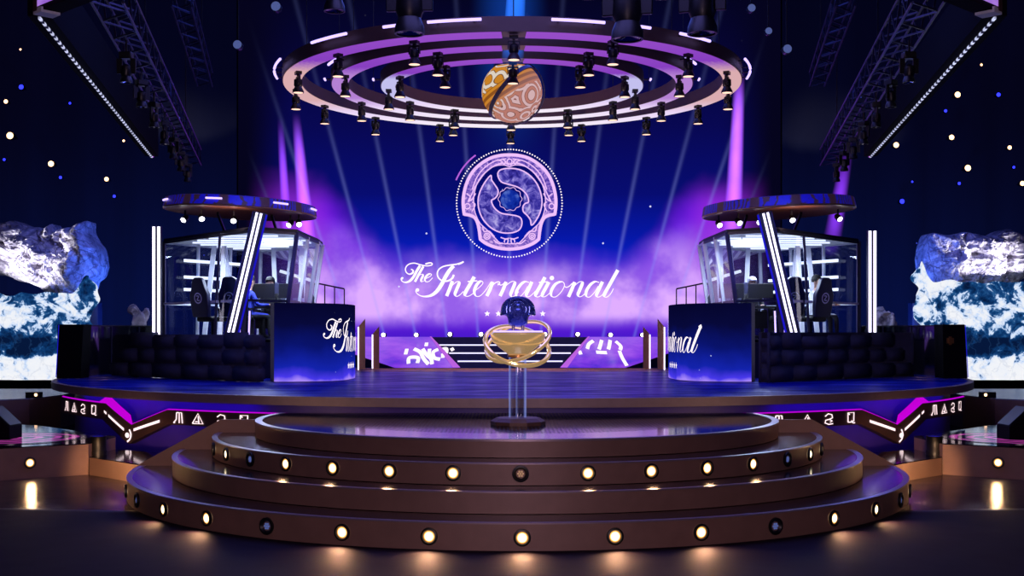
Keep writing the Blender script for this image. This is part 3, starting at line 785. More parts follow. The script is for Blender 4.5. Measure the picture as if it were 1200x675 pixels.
# ------------------------------------------------------------------ curved LED walls with lettering
LED_PTS = [(-4.72, 23.62), (-4.35, 23.64), (-4.0, 23.74), (-3.66, 23.98), (-3.45, 24.4), (-3.38, 24.95), (-3.37, 25.6), (-3.49, 26.6), (-3.67, 27.8), (-3.8, 28.6)]
LEDC = crom([Vector(p) for p in LED_PTS], 10)
ACC = [0.]
for i in range(1, len(LEDC)): ACC.append(ACC[-1]+(LEDC[i]-LEDC[i-1]).length)
def led_at(s_):
    s_ = max(0, min(ACC[-1]-1e-4, s_))
    i = max(j for j in range(len(ACC)) if ACC[j] <= s_); i = min(i, len(LEDC)-2)
    f = (s_-ACC[i])/(ACC[i+1]-ACC[i]); p = LEDC[i].lerp(LEDC[i+1], f); t = (LEDC[i+1]-LEDC[i]).normalized()
    return p, Vector((t.y, -t.x))
for s in (-1, 1):
    w = 'left' if s < 0 else 'right'; frag = 'opening letters' if s < 0 else 'closing letters'
    t = thing('curved_led_wall', f'curved blue screen wall {w} of the stairs showing the {frag} of the white script title', 'screen', (s*4.0, 24.5, DECK), 'curved screen walls')
    mx = lambda p: Vector((p.x*(1 if s < 0 else -1), p.y))
    n = len(LEDC); mb = MB()
    for i in range(n):
        p, nr = led_at(ACC[i]); q = p-nr*.06
        p, q = mx(p), mx(q)
        mb.v += [Vector((p.x, p.y, DECK+.01)), Vector((p.x, p.y, 2.74)), Vector((q.x, q.y, 2.74)), Vector((q.x, q.y, DECK+.01))]
    for i in range(n-1): mb.face((4*i, 4*i+1, 4*i+5, 4*i+4))
    obj('screen_face', mb, M['ledbox'], t)
    mb2 = MB(); mb2.v = [v.copy() for v in mb.v]
    for i in range(n-1):
        for k in (1, 2, 3): mb2.face((4*i+k, 4*i+(k+1) % 4, 4*i+4+(k+1) % 4, 4*i+4+k))
    mb2.face((0, 1, 2, 3)); e = 4*(n-1); mb2.face((e+3, e+2, e+1, e)); obj('housing', mb2, M['navy'], t)
    mb = MB(); q0 = Vector((s*4.72, 23.62)); mb.prism([(q0.x, q0.y+.01), (q0.x+s*.12, q0.y+.25), (q0.x+s*.1, q0.y+1.0), (q0.x-s*.1, q0.y+1.)], DECK+.005, 2.74); obj('end_return', mb, M['navy'], t, smooth=False)
    S0 = next(ACC[i] for i in range(n) if LEDC[i].x > -3.80); k = .0020; kh = .0017
    def place(p2, up=0):
        if s < 0: s_ = S0+(p2.x-85)*kh
        else: s_ = S0+(2240-p2.x)*kh
        p, nr = led_at(s_); p = mx(p+nr*.012)
        return Vector((p.x, p.y, 1.77+(440-p2.y)*k))
    items = [it for it in TEXT]
    def inside(it):
        pts = it[1] if it[0] == 'poly' else [a for a, b in it[0]]
        xs = [p.x for p in pts]; mxs = max((x-85) if s < 0 else (2240-x) for x in xs)
        return S0+mxs*kh < ACC[-1]-.05
    mb = MB(); ink(mb, [it for it in items if inside(it)], place); obj('lettering', mb, M['letter'], t, smooth=False)
    for i in range(5):
        xx = (640+i*80) if s < 0 else (2240-560-i*95)
        mb = MB(); ink(mb, [star((xx, 590), 40)], place); obj('star', mb, M['letter'], t, smooth=False)

# ------------------------------------------------------------------ stairs at the back
t = thing('back_stairs', 'dark centre staircase with white light lines below the giant screen', 'stairs', (0, 33, DECK))
stair = [(33.0, 1.384), (33.8, 1.595), (34.6, 1.816), (35.4, 2.02)]
for i, (y, z) in enumerate(stair):
    mb = MB(); y2 = stair[i+1][0] if i < 3 else 36.7
    mb.box((0, (y+y2)/2, (DECK+z)/2), ((3.0, 3.5, 4.06, 4.6)[i], y2-y-.002, z-DECK-.002)); obj('step', mb, M['stairpaint'], t, smooth=False)
    if i < 3:
        hw = (1.45, 1.72, 2.05)[i]
        mb = MB(); mb.box((0, y-.012, z-.02), (2*hw, .02, .035)); obj('light_line', mb, M['led_stair'], t)
# purple LED ramps beside the stairs
for s in (-1, 1):
    w = 'left' if s < 0 else 'right'
    t = thing('stair_ramp', f'sloping purple lit ramp with white glyph marks {w} of the centre stairs', 'ramp', (s*3, 33, DECK), 'ramps flanking the back stairs')
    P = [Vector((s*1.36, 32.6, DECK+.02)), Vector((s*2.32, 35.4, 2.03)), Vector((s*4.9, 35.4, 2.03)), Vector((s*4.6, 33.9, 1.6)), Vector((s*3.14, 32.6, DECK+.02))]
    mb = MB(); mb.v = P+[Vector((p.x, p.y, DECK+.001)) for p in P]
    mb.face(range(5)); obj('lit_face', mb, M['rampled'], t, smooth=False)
    mb2 = MB(); mb2.v = [v-Vector((0, 0, .012)) if i < 5 else v for i, v in enumerate(mb.v)]
    for i in range(5): mb2.face((i, (i+1) % 5, 5+(i+1) % 5, 5+i))
    obj('body', mb2, M['navy'], t, smooth=False)
    mb = MB(); a, b = P[0], P[1]; o_ = Vector((s*.20, 0, 0)); o2 = Vector((s*.05, 0, 0)); up = Vector((0, -.01, .012)); mb.add([a+up, a+o_+up, b+o2+up, b+up], [(0, 1, 2, 3)]); obj('edge_strip', mb, M['pinkarc'], t)
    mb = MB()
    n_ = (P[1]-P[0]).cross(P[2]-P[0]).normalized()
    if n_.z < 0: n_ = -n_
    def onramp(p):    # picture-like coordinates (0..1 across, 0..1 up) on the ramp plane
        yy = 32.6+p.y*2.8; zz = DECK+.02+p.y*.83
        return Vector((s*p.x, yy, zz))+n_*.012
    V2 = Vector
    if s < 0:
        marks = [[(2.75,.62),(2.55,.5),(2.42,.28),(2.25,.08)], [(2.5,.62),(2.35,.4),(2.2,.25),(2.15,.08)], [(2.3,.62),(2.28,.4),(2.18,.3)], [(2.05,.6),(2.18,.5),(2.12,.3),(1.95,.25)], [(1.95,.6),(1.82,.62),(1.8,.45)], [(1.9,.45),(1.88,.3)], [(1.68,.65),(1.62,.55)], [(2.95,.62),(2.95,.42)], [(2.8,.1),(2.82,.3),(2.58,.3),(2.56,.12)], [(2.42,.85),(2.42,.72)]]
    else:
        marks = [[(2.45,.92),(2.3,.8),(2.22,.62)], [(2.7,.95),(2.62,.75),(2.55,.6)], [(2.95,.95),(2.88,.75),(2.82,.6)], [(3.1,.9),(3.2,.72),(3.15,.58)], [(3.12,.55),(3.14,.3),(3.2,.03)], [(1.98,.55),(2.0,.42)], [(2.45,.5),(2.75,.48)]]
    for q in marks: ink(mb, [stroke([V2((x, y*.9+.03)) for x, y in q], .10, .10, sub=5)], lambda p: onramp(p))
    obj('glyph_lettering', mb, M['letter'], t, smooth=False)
# upper platform behind
for s in (-1, 1):
    w = 'left' if s < 0 else 'right'
    mb = MB(); mb.box((s*6.1, 36.07, (DECK+2.003)/2), (6.9, 1.2, 1.997-DECK)); tag(obj('rear_platform', mb, M['navy'], smooth=False), f'dark platform along the foot of the giant screen, {w} half', 'platform')
# blade posts
for s in (-1, 1):
    w = 'left' if s < 0 else 'right'
    for (pl, pr, top, d, nm) in ((441, 760, 386, 32.2, 'shorter'), (424.5, 777, 377, 31.6, 'taller')):
        X = UX(pl if s < 0 else pr-3, d)
        t = thing('blade_post', f'{nm} brown blade post with slanted top {w} of the back stairs', 'post', (X, d, DECK), 'blade posts by the stairs')
        zt = UZ(top, d); hw = .085
        mb = MB(); P = [(X-s*hw, DECK), (X+s*hw, DECK), (X+s*hw, zt-.12), (X-s*hw, zt+.08)]
        mb.add([(x, d-.05, z) for x, z in P]+[(x+s*.04, d+.25, z) for x, z in P], [(0,1,2,3), (7,6,5,4)]+[(i, (i+1) % 4, 4+(i+1) % 4, 4+i) for i in range(4)])
        obj('blade', mb, M['copper'], t, smooth=False)
        mb = MB(); mb.box((X+s*(hw+.012), d-.06, (DECK+zt-.14)/2), (.03, .03, zt-.14-DECK)); obj('edge_light', mb, M['led_white'], t)

# ------------------------------------------------------------------ giant screen
SY = 37.0
scr = thing('giant_screen', 'giant blue and purple screen at the back showing a shield emblem and white script title', 'screen', (0, SY, 2.0))
mb = MB(); mb.add([(-8.4, SY, 2.0), (8.4, SY, 2.0), (8.4, SY, 12.8), (-8.4, SY, 12.8)], [(0,1,2,3)]); obj('display', mb, M['screen'], scr)
mb = MB(); mb.box((0, SY+.12, 7.4), (16.9, .2, 10.9)); obj('housing', mb, M['blackmatte'], scr)
def on_screen(px, py, lift=.012): p = U(px, py, SY); return Vector((p.x, SY-lift, p.z))
mb = MB(); ink(mb, TEXT[:-1], lambda p: on_screen(460+p.x/8.436, 295+p.y/8.436)); obj('lettering', mb, M['letter'], scr, smooth=False)
for i in range(6): mb = MB(); ink(mb, [star((571+13*i, 367.6), 3.6)], lambda p: on_screen(p.x, p.y)); obj('star', mb, M['letter'], scr, smooth=False)
EM = lambda p, lift=.012: on_screen(520+p.x/4.5, 160+p.y/4.5, lift)
emb = bpy.data.objects.new('emblem', None); COL.objects.link(emb); emb.parent = scr
mir = lambda L: [(694-x, y) for x, y in L]
outer = [(347,97),(300,100),(250,113),(205,138),(165,172),(135,215),(115,265),(104,320),(103,365),(108,410)]
outer2 = [(108,410),(140,416),(165,430),(180,460),(188,500),(193,542)]
outer3 = [(193,542),(220,562),(260,580),(300,590),(347,594)]
def full(*segs):
    L = []
    for q in segs: L += crom([Vector(p) for p in q], 6)[:-1]
    L.append(Vector(segs[-1][-1]))
    R = [Vector((694-p.x, p.y)) for p in reversed(L[:-1])]
    return L+R[:-1]
inner = [(347,160),(310,150),(260,160),(212,195),(180,240),(163,290),(158,340),(165,400),(190,455),(225,490),(270,535),(300,562),(347,566)]
FO = full(outer, outer2, outer3); FI = full(inner)
def resample(L, n):
    acc = [0.]; m = len(L)
    for i in range(m): acc.append(acc[-1]+(L[(i+1) % m]-L[i]).length)
    out = []
    for k in range(n):
        s_ = acc[-1]*k/n; i = max(j for j in range(m) if acc[j] <= s_)
        out.append(L[i].lerp(L[(i+1) % m], (s_-acc[i])/max(1e-9, acc[i+1]-acc[i])))
    return out
def byangle(L, n, c=Vector((347, 350))):
    """point of the outline at each direction from the centre"""
    out = []
    for k in range(n):
        a = 2*PI*k/n; d = Vector((math.sin(a), -math.cos(a))); best = None
        for i in range(len(L)):
            p, q = L[i]-c, L[(i+1) % len(L)]-c
            den = d.x*(q.y-p.y)-d.y*(q.x-p.x)
            if abs(den) < 1e-9: continue
            tt = (p.x*(q.y-p.y)-p.y*(q.x-p.x))/den; uu = (p.x*d.y-p.y*d.x)/den
            if tt > 0 and -1e-6 <= uu <= 1+1e-6 and (best is None or tt > best): best = tt
        out.append(c+d*(best or 200))
    return out
NB = 240; A1, A2 = byangle(FO, NB), byangle(FI, NB)
mb = MB()
for p, q in zip(A1, A2): mb.v += [EM(p, .010), EM(q, .010)]
for i in range(NB): a, b = 2*i, 2*((i+1) % NB); mb.face((a, b, b+1, a+1))
obj('shield_frame', mb, M['frame'], emb, smooth=False)
lines = [(stroke(FO, 17, 17, straight=True, closed=True)), (stroke(FI, 5, 5, straight=True, closed=True))]
for L in ([(330,118),(270,130),(215,165),(175,215),(150,280)], [(330,140),(280,148),(225,185),(190,228),(168,262)], [(165,262),(150,300),(130,340),(150,330),(168,300)], [(120,300),(140,320),(128,345)], [(150,395),(165,360),(150,345)],
          [(205,470),(212,500),(240,500),(268,530)], [(262,545),(290,565),(310,560)], [(300,532),(325,540),(345,536)], [(320,560),(322,545),(338,542),(336,562),(322,566)], [(310,118),(325,135),(315,150)], [(290,125),(310,135),(290,145)], [(345,150),(330,142),(325,128)]):
    lines += [stroke(L, 6, 6), stroke(mir(L), 6, 6)]
for c, r in (((125, 368), 14), ((228, 526), 16), ((228, 526), 7)):
    for cc in (c, (694-c[0], c[1])): lines.append(stroke([(cc[0]+r*math.cos(2*PI*i/16), cc[1]+r*math.sin(2*PI*i/16)) for i in range(16)], 6, 6, closed=True, straight=True))
lines.append(stroke([(347+13*math.cos(2*PI*i/16), 132+13*math.sin(2*PI*i/16)) for i in range(16)], 6, 6, closed=True, straight=True))
SW1 = [(248,205),(215,245),(190,295),(181,345),(190,400),(217,450),(262,490),(312,508),(362,507),(398,492),(412,462),(407,432),(385,419),(345,412),(302,404),(270,380),(254,352),(252,336),(270,326),(285,305),(285,280),(266,250),(252,228)]
SW2 = [(288,215),(286,192),(302,175),(345,168),(400,175),(450,202),(490,247),(512,300),(518,350),(508,400),(486,443),(463,468),(457,440),(440,416),(420,396),(418,370),(430,353),(447,345),(440,312),(418,285),(385,265),(340,252),(305,240)]
for k, L in enumerate((SW1, SW2)):
    L = [Vector(p) for p in L]; cl = crom(L, 4, True)
    bm = bmesh.new(); vs = [bm.verts.new(EM(p, .008)) for p in cl]; f = bm.faces.new(vs); bmesh.ops.triangulate(bm, faces=[f])
    bm.verts.index_update(); V = [v.co.copy() for v in bm.verts]; FF = [[v.index for v in f.verts] for f in bm.faces]; bm.free()
    link('swoosh', V, FF, M['swoosh'], emb)
    lines.append(stroke(L, 7, 7, sub=4, closed=True))
lines.append(stroke([(350+(60+3.5*math.cos(k*2*PI*10/120))*math.cos(k*2*PI/120), 330+(60+3.5*math.cos(k*2*PI*10/120))*math.sin(k*2*PI/120)) for k in range(120)], 3, 3, closed=True, straight=True))
mb = MB(); ink(mb, lines, lambda p: EM(p, .016)); obj('outline', mb, M['pinkline'], emb, smooth=False)
mb = MB(); ink(mb, [dot((350, 332), 50, 28)], lambda p: EM(p, .009)); obj('orb', mb, M['orb'], emb, smooth=False)
mb = MB(); ink(mb, [dot((346+278*math.cos(2*PI*i/118), 352+284*math.sin(2*PI*i/118)), 4.2, 6) for i in range(118)], lambda p: EM(p, .012)); obj('dotted_ring', mb, M['letter'], emb, smooth=False)
mb = MB(); ink(mb, [stroke([(346+305*math.cos(a), 352+312*math.sin(a)) for a in [PI+.40+.55*i/14 for i in range(15)]], 8, 8, straight=True)], lambda p: EM(p, .012)); obj('arc_accent', mb, M['pinkarc'], emb, smooth=False)
# footlights on the rear platform
fl = None
for i, px in enumerate((413, 451, 489, 528, 564, 600, 638, 676, 714, 751, 788)):
    X = UX(px, 36.35)
    if fl is None:
        fl = thing('footlight', 'x', 'light')
        mb = MB(); mb.lathe([(.07, .02), (.09, .05), (.09, .12), (.07, .14)], 14); obj('housing', mb, M['black'], fl, local=True)
        mb = MB(); mb.box((0, 0, .01), (.14, .1, .02)); obj('foot_plate', mb, M['black'], fl, local=True)
        mb = MB(); mb.lathe([(.055, 0), (.06, .02), (.0005, .03)], 14, c=(0, -.085, .085), axis='Y'); 
        mb.v = [Vector((v.x, -.17-v.y, v.z)) for v in mb.v]; obj('lens', mb, M['whitelens'], fl, local=True)
        o = fl
    else: o = copy_tree(fl)
    o.location = (X, 36.0, 2.021 if abs(X) < 2.6 else 2.001)
    tag(o, f'small white footlight at the foot of the giant screen, {ORD[i]} from the left', 'light', 'footlights under the screen')

# ------------------------------------------------------------------ glass booths
def booth(s):
    w = 'left' if s < 0 else 'right'
    g = lambda x, y: (x if s < 0 else -x, y)
    RT = [(-8.29, 28.5), (-5.49, 25.2), (-4.65, 25.86), (-4.6, 28.5), (-4.66, 29.6), (-6.6, 31.6)]
    C = Vector((-6.7, 28.0)); 
    BTM = [(C.x+(x-C.x)*(.9 if x > -6.7 else .99)-(.12 if x > -6 else 0), C.y+(y-C.y)*.92) for x, y in RT]
    RT = [g(*p) for p in RT]; BTM = [g(*p) for p in BTM]
    zb, zt = 2.0, 4.33; n = len(RT)
    t = thing('glass_booth', f'glass walled player booth with bright white ceiling on the {w} side of the stage', 'booth', (s*6.7, 28, DECK), 'glass player booths')
    mb = MB(); mb.prism(BTM, DECK+.002, zb-.06); obj('base', mb, M['navy'], t, smooth=False)
    mb = MB(); mb.prism(BTM, zb-.058, zb); obj('booth_floor', mb, M['blackmatte'], t, smooth=False)
    mb = MB(); mb.prism(RT, zt, zt+.06); obj('roof', mb, M['navy'], t, smooth=False)
    cx = sum(p[0] for p in RT)/n; cy = sum(p[1] for p in RT)/n
    ins = [(cx+(x-cx)*.97, cy+(y-cy)*.97) for x, y in RT]
    mb = MB(); mb.prism(ins, zt-.03, zt-.002); ce = obj('booth_ceiling', mb, M['ceilslat'], t, smooth=False)
    for j in range(7):
        yy = 26.3+j*.66
        hw = (.6, .95, 1.25, 1.4, 1.25, .9, .5)[j]; xc = s*(5.75+.13*j)
        mb = MB(); mb.box((xc, yy, zt-.05), (2*hw, .035, .03)); obj('light_tube', mb, M['booth_light'], t)
    mb = MB(); mb.tube([(s*5.35+.62*math.cos(a), 26.75+.62*math.sin(a), zt-.16) for a in [2*PI*i/40 for i in range(40)]], .035, 8, True); obj('ring_light', mb, M['booth_light'], t)
    mb = MB()
    for a in (0, 2.1, 4.2): mb.bar((s*5.35+.62*math.cos(a), 26.75+.62*math.sin(a), zt-.15), (s*5.35+.62*math.cos(a), 26.75+.62*math.sin(a), zt), .02)
    obj('ring_hanger', mb, M['white'], t)
    at = lambda i, f: Vector((*[BTM[i % n][k]+(RT[i % n][k]-BTM[i % n][k])*f for k in (0, 1)], zb+(zt-zb)*f))
    for i in range(n):
        dark = i in (0, 1)
        mb = MB(); mb.bar(at(i, 0), at(i, 1), .085, .085); obj('mullion', mb, M['greyframe'] if dark or i == 2 else M['white'], t, smooth=False)
        j = (i+1) % n
        mb = MB(); mb.add([at(i, .0), at(j, .0), at(j, 1), at(i, 1)], [(0,1,2,3)]); obj('glass_pane', mb, M['glass'], t, smooth=False)
        f = .36
        mb = MB(); mb.bar(at(i, f), at(j, f), .05, .05); obj('sill_rail', mb, M['white'] if i in (0, 5, 4) else M['greyframe'], t, smooth=False)
        mb = MB(); mb.bar(at(i, .985), at(j, .985), .05, .05); obj('head_rail', mb, M['greyframe'] if i < 3 else M['white'], t, smooth=False)
        L = (at(i, 0)-at(j, 0)).length; m = max(1, int(L/1.0))
        for q in range(1, m):
            if i == 0 and q not in (2,): continue
            u = q/m
            mb = MB(); mb.bar(at(i, 0).lerp(at(j, 0), u), at(i, 1).lerp(at(j, 1), u), .07 if i else .05, .07 if i else .05); obj('mullion', mb, M['greyframe'] if i == 0 else M['white'], t, smooth=False)
    # white inner fins seen through the glass
    for (x, y, dx) in ((-7.5, 29.2, .25), (-6.95, 29.9, -.2), (-7.2, 29.5, .12), (-5.9, 30.2, -.1), (-5.2, 29.4, .05), (-5.0, 28.2, .15)):
        x, y = g(x, y); mb = MB(); mb.bar((x, y, zb), (x-s*dx, y, zt-.04), .11, .07); obj('inner_fin', mb, M['white'], t, smooth=False)
    mb = MB(); a, b = g(-7.9, 28.9), g(-6.7, 31.0)
    for k, z in enumerate((3.2, 3.5, 3.9)):
        mb = MB(); mb.bar((*a, z), (*b, z), .05, .07); obj('light_tube', mb, M['booth_light'], t)
    for yy, xx, e in ((26.7, 5.6, 60), (28.6, 6.2, 75)):
        lamp('booth_lamp', 'AREA', (s*xx, yy, zt-.22), e*1.5, (.86, .9, 1.), size=1.0, target=(s*xx, yy, 0))
booth(-1); booth(1)

# desks, monitors, chairs, people in the booths
def chair_proto():
    r = thing('gaming_chair', 'x', 'chair')
    mb = MB(); mb.box((0, 0, .46), (.5, .5, .12)); obj('seat', mb, M['black'], r, local=True, bevel=.04)
    P = [(-.25,.5),(.25,.5),(.29,.75),(.3,1.0),(.22,1.15),(.16,1.34),(.08,1.38),(-.08,1.38),(-.16,1.34),(-.22,1.15),(-.3,1.0),(-.29,.75)]
    mb = MB(); mb.add([(x, .2+z*.12, z) for x, z in P]+[(x*.95, .3+z*.12, z) for x, z in P], [tuple(range(12)), tuple(range(12, 24))[::-1]]+[(i, (i+1) % 12, 12+(i+1) % 12, 12+i) for i in range(12)])
    obj('backrest', mb, M['navychair'], r, local=True, bevel=.02)
    mb = MB(); mb.lathe([(.035, .08), (.035, .42)], 10); obj('gas_column', mb, M['black'], r, local=True)
    for s in (-1, 1):
        mb = MB(); mb.box((s*.3, .02, .68), (.07, .28, .04)); mb.box((s*.3, .05, .56), (.04, .06, .22)); obj('armrest', mb, M['black'], r, local=True)
    mb = MB()
    for k in range(5):
        a = 2*PI*k/5; mb.bar((0, 0, .08), (.3*math.cos(a), .3*math.sin(a), .05), .05); mb.lathe([(.03, -.02), (.03, .02)], 8, c=(.3*math.cos(a), .3*math.sin(a), .03), axis='X')
    obj('star_base', mb, M['black'], r, local=True)
    return r
M['navychair'] = pbr('navy_leather', '10143c', .4, 0, .2, 6)
def monitor_proto():
    r = thing('monitor', 'x', 'monitor')
    mb = MB(); mb.box((0, 0, .36), (.58, .03, .34)); obj('panel', mb, M['black'], r, local=True, bevel=.006)
    mb = MB(); mb.box((0, .02, .2), (.06, .03, .3)); obj('stand', mb, M['black'], r, local=True)
    mb = MB(); mb.box((0, .02, .01), (.24, .18, .02)); obj('foot_plate', mb, M['black'], r, local=True, bevel=.005)
    mb = MB(); mb.box((0, .0165, .36), (.55, .002, .31)); obj('display', mb, M['led_blue'], r, local=True)
    return r
def person_mat(name, shirt, skin, trousers, zneck):
    k = N(name); x, y, z = k.xyz(k.coord()); n = k.noise(k.coord(), 9)
    col = k.mix(k.math('GREATER_THAN', z, zneck), k.mix(k.math('LESS_THAN', z, .56), lin(shirt), lin(trousers)), lin(skin))
    hand = k.math('LESS_THAN', y, -.40)
    col = k.mix(k.math('MULTIPLY', hand, k.math('GREATER_THAN', z, .62)), col, lin(skin))
    p = k.n('ShaderNodeBsdfPrincipled'); k.l(k.mix(k.math('MULTIPLY', n, .3), col, (0, 0, 0)), p.inputs['Base Color']); p.inputs['Roughness'].default_value = .7
    k.l(p.outputs[0], k.out.inputs[0]); return k.m
def person(label, loc, rz, shirt, hairc, seed, cap=False):
    """seated figure facing -Y, seat height .5"""
    r = thing('person', label, 'person', loc, None, rz)
    V = []; E = []; RAD = []
    def v(p, rad, par=None):
        V.append(p); RAD.append(rad)
        if par is not None: E.append((par, len(V)-1))
        return len(V)-1
    pel = v((0, .05, .56), .15); ab = v((0, .06, .75), .14, pel); ch = v((0, .04, .95), .155, ab); nb = v((0, .02, 1.1), .075, ch); nk = v((0, 0, 1.17), .055, nb)
    hd = v((0, -.02, 1.25), .08, nk); h2 = v((0, -.025, 1.34), .095, hd); h3 = v((0, -.015, 1.42), .07, h2)
    for s in (-1, 1):
        sh = v((s*.17, .03, 1.04), .07, ch); el = v((s*.25, -.06, .78), .048, sh); wr = v((s*.16, -.34, .79), .032, el); pm = v((s*.15, -.42, .79), .035, wr)
        for q in range(4): f1 = v((s*(.12+.02*q), -.47, .79), .011, pm); v((s*(.12+.02*q), -.505-.01*(q in (1, 2)), .772), .009, f1)
        th = v((s*.105, -.42, .78), .012, pm); v((s*.09, -.455, .775), .01, th)
        hp = v((s*.1, .03, .54), .1, pel); kn = v((s*.14, -.42, .53), .07, hp); ak = v((s*.14, -.44, .1), .045, kn); v((s*.15, -.58, .05), .04, ak)
    me = bpy.data.meshes.new('body'); me.from_pydata(V, E, [])
    o = bpy.data.objects.new('body', me); COL.objects.link(o); o.parent = r
    sk = o.modifiers.new('skin', 'SKIN')
    if not me.skin_vertices: me.skin_vertices.new()
    sd = me.skin_vertices[0].data
    for i, rad in enumerate(RAD): sd[i].radius = (rad*(1.15 if i in (1, 2) else 1), rad)
    sd[0].use_root = True; sk.use_smooth_shade = True
    sb = o.modifiers.new('sub', 'SUBSURF'); sb.levels = 1; sb.render_levels = 1
    me.materials.append(person_mat(f'clothes_and_skin_{seed}', shirt, 'c49a88', '14161e', 1.12))
    mb = MB(); mb.lathe([(.112, -.06), (.118, 0), (.105, .06), (.07, .105), (.001, .12)], 16, c=(0, .005, 1.38), caps=False)
    for q in mb.v:
        if q.y < -.06 and q.z < 1.4: q.z = 1.4
    if cap: mb.box((0, -.14, 1.40), (.15, .14, .012))
    obj('cap' if cap else 'hair', mb, pbr('hair_'+str(seed), hairc, .7), r, local=True)
    mb = MB(); mb.add([(-.012,-.115,1.3),(.012,-.115,1.3),(0,-.105,1.345),(0,-.14,1.305)], [(0,1,3),(0,3,2),(1,2,3)]); obj('nose', mb, me.materials[0], r, local=True)
    for s in (-1, 1):
        mb = MB(); mb.lathe([(.013, -.006), (.01, .006)], 8, c=(s*.035, -.112, 1.345), axis='Y'); obj('eye', mb, M['black'], r, local=True)
        mb = MB(); mb.box((s*.1, -.01, 1.33), (.02, .035, .06)); obj('ear', mb, me.materials[0], r, local=True, bevel=.008)
    mb = MB(); mb.box((0, -.113, 1.272), (.045, .01, .012)); obj('mouth', mb, pbr('lips_'+str(seed), '8a4a48', .6), r, local=True)
    return r
ZF = 2.0
CH = None; MO = None
for s in (-1, 1):
    w = 'left' if s < 0 else 'right'
    d = thing('player_desk', f'long dark desk with monitors inside the {w} glass booth', 'desk', (s*5.45, 27.6, ZF))
    ang = s*.0
    mb = MB(); mb.box((s*5.45, 27.75, ZF+.74), (1.35, .6, .05)); obj('desk_top', mb, M['black'], d, smooth=False)
    for q in (-1, 1):
        mb = MB(); mb.box((s*5.45+q*.6, 27.75, ZF+.36), (.06, .5, .71)); obj('leg', mb, M['black'], d, smooth=False)
    mb = MB(); mb.box((s*5.45, 27.99, ZF+.45), (1.1, .03, .4)); obj('modesty_panel', mb, M['black'], d, smooth=False)
    for i, dx in enumerate((-.34, .34)):
        if MO is None: MO = monitor_proto(); o = MO
        else: o = copy_tree(MO)
        o.location = (s*5.45+dx, 27.75, ZF+.765)
        tag(o, f'black flat monitor on the desk in the {w} booth, {"outer" if dx*s > 0 else "inner"} of the two', 'monitor', 'monitors in the booths')
    spots = [(-6.75, 26.95, 2.6, 'draped navy chair showing a pale round emblem by the front glass'), (-6.05, 26.5, 2.9, 'dark high backed chair behind the leaning light pillar'), (-5.75, 28.55, 0., 'dark high backed chair behind the desk'), (-5.05, 28.55, 0.1, 'dark high backed chair nearer the stage behind the desk')]
    for i, (x, y, rz, lab) in enumerate(spots):
        if CH is None: CH = chair_proto(); o = CH
        else: o = copy_tree(CH)
        o.location = (s*abs(x), y, ZF); o.rotation_euler = (0, 0, PI-rz if s < 0 and i < 2 else (PI+rz if i < 2 else rz))
        o.rotation_euler = (0, 0, PI+(s*.6 if i == 0 else s*.3) if i < 2 else 0)
        tag(o, f'{lab} in the {w} booth', 'chair', 'gaming chairs in the booths')
        if i == 0:
            mb = MB(); ink(mb, [stroke([(.11*math.cos(2*PI*k/20), .11*math.sin(2*PI*k/20)) for k in range(20)], .03, .03, closed=True, straight=True), stroke([(.05,-.05),(-.03,-.04),(.03,.04),(-.05,.05)], .025, .025)], lambda p: Vector((p.x, -.0+.205+.1+.095+.02+(.95-.9-p.y)*.12*0+.012, .92-p.y)))
            for q in mb.v: q.y = .3+q.z*.12+.012
            obj('chair_emblem', mb, M['white'], o, smooth=False, local=True)
person('person in a blue jersey seated in the left booth behind the front glass', (-5.98, 27.3, ZF), 2.3, '2a3cb8', '1a1210', 1)
person('person in black with a dark cap seated at the desk in the left booth', (-5.75, 28.5, ZF), 0., '101018', '0c0c10', 2, True)
person('person in a white shirt seated in the right booth near the chair', (7.05, 27.6, ZF), .8, 'e4e6f2', '0c0a0c', 3)
person('person in black with a pale cap seated at the desk in the right booth', (5.75, 28.5, ZF), 0., '12121c', 'b0b2c8', 4, True)

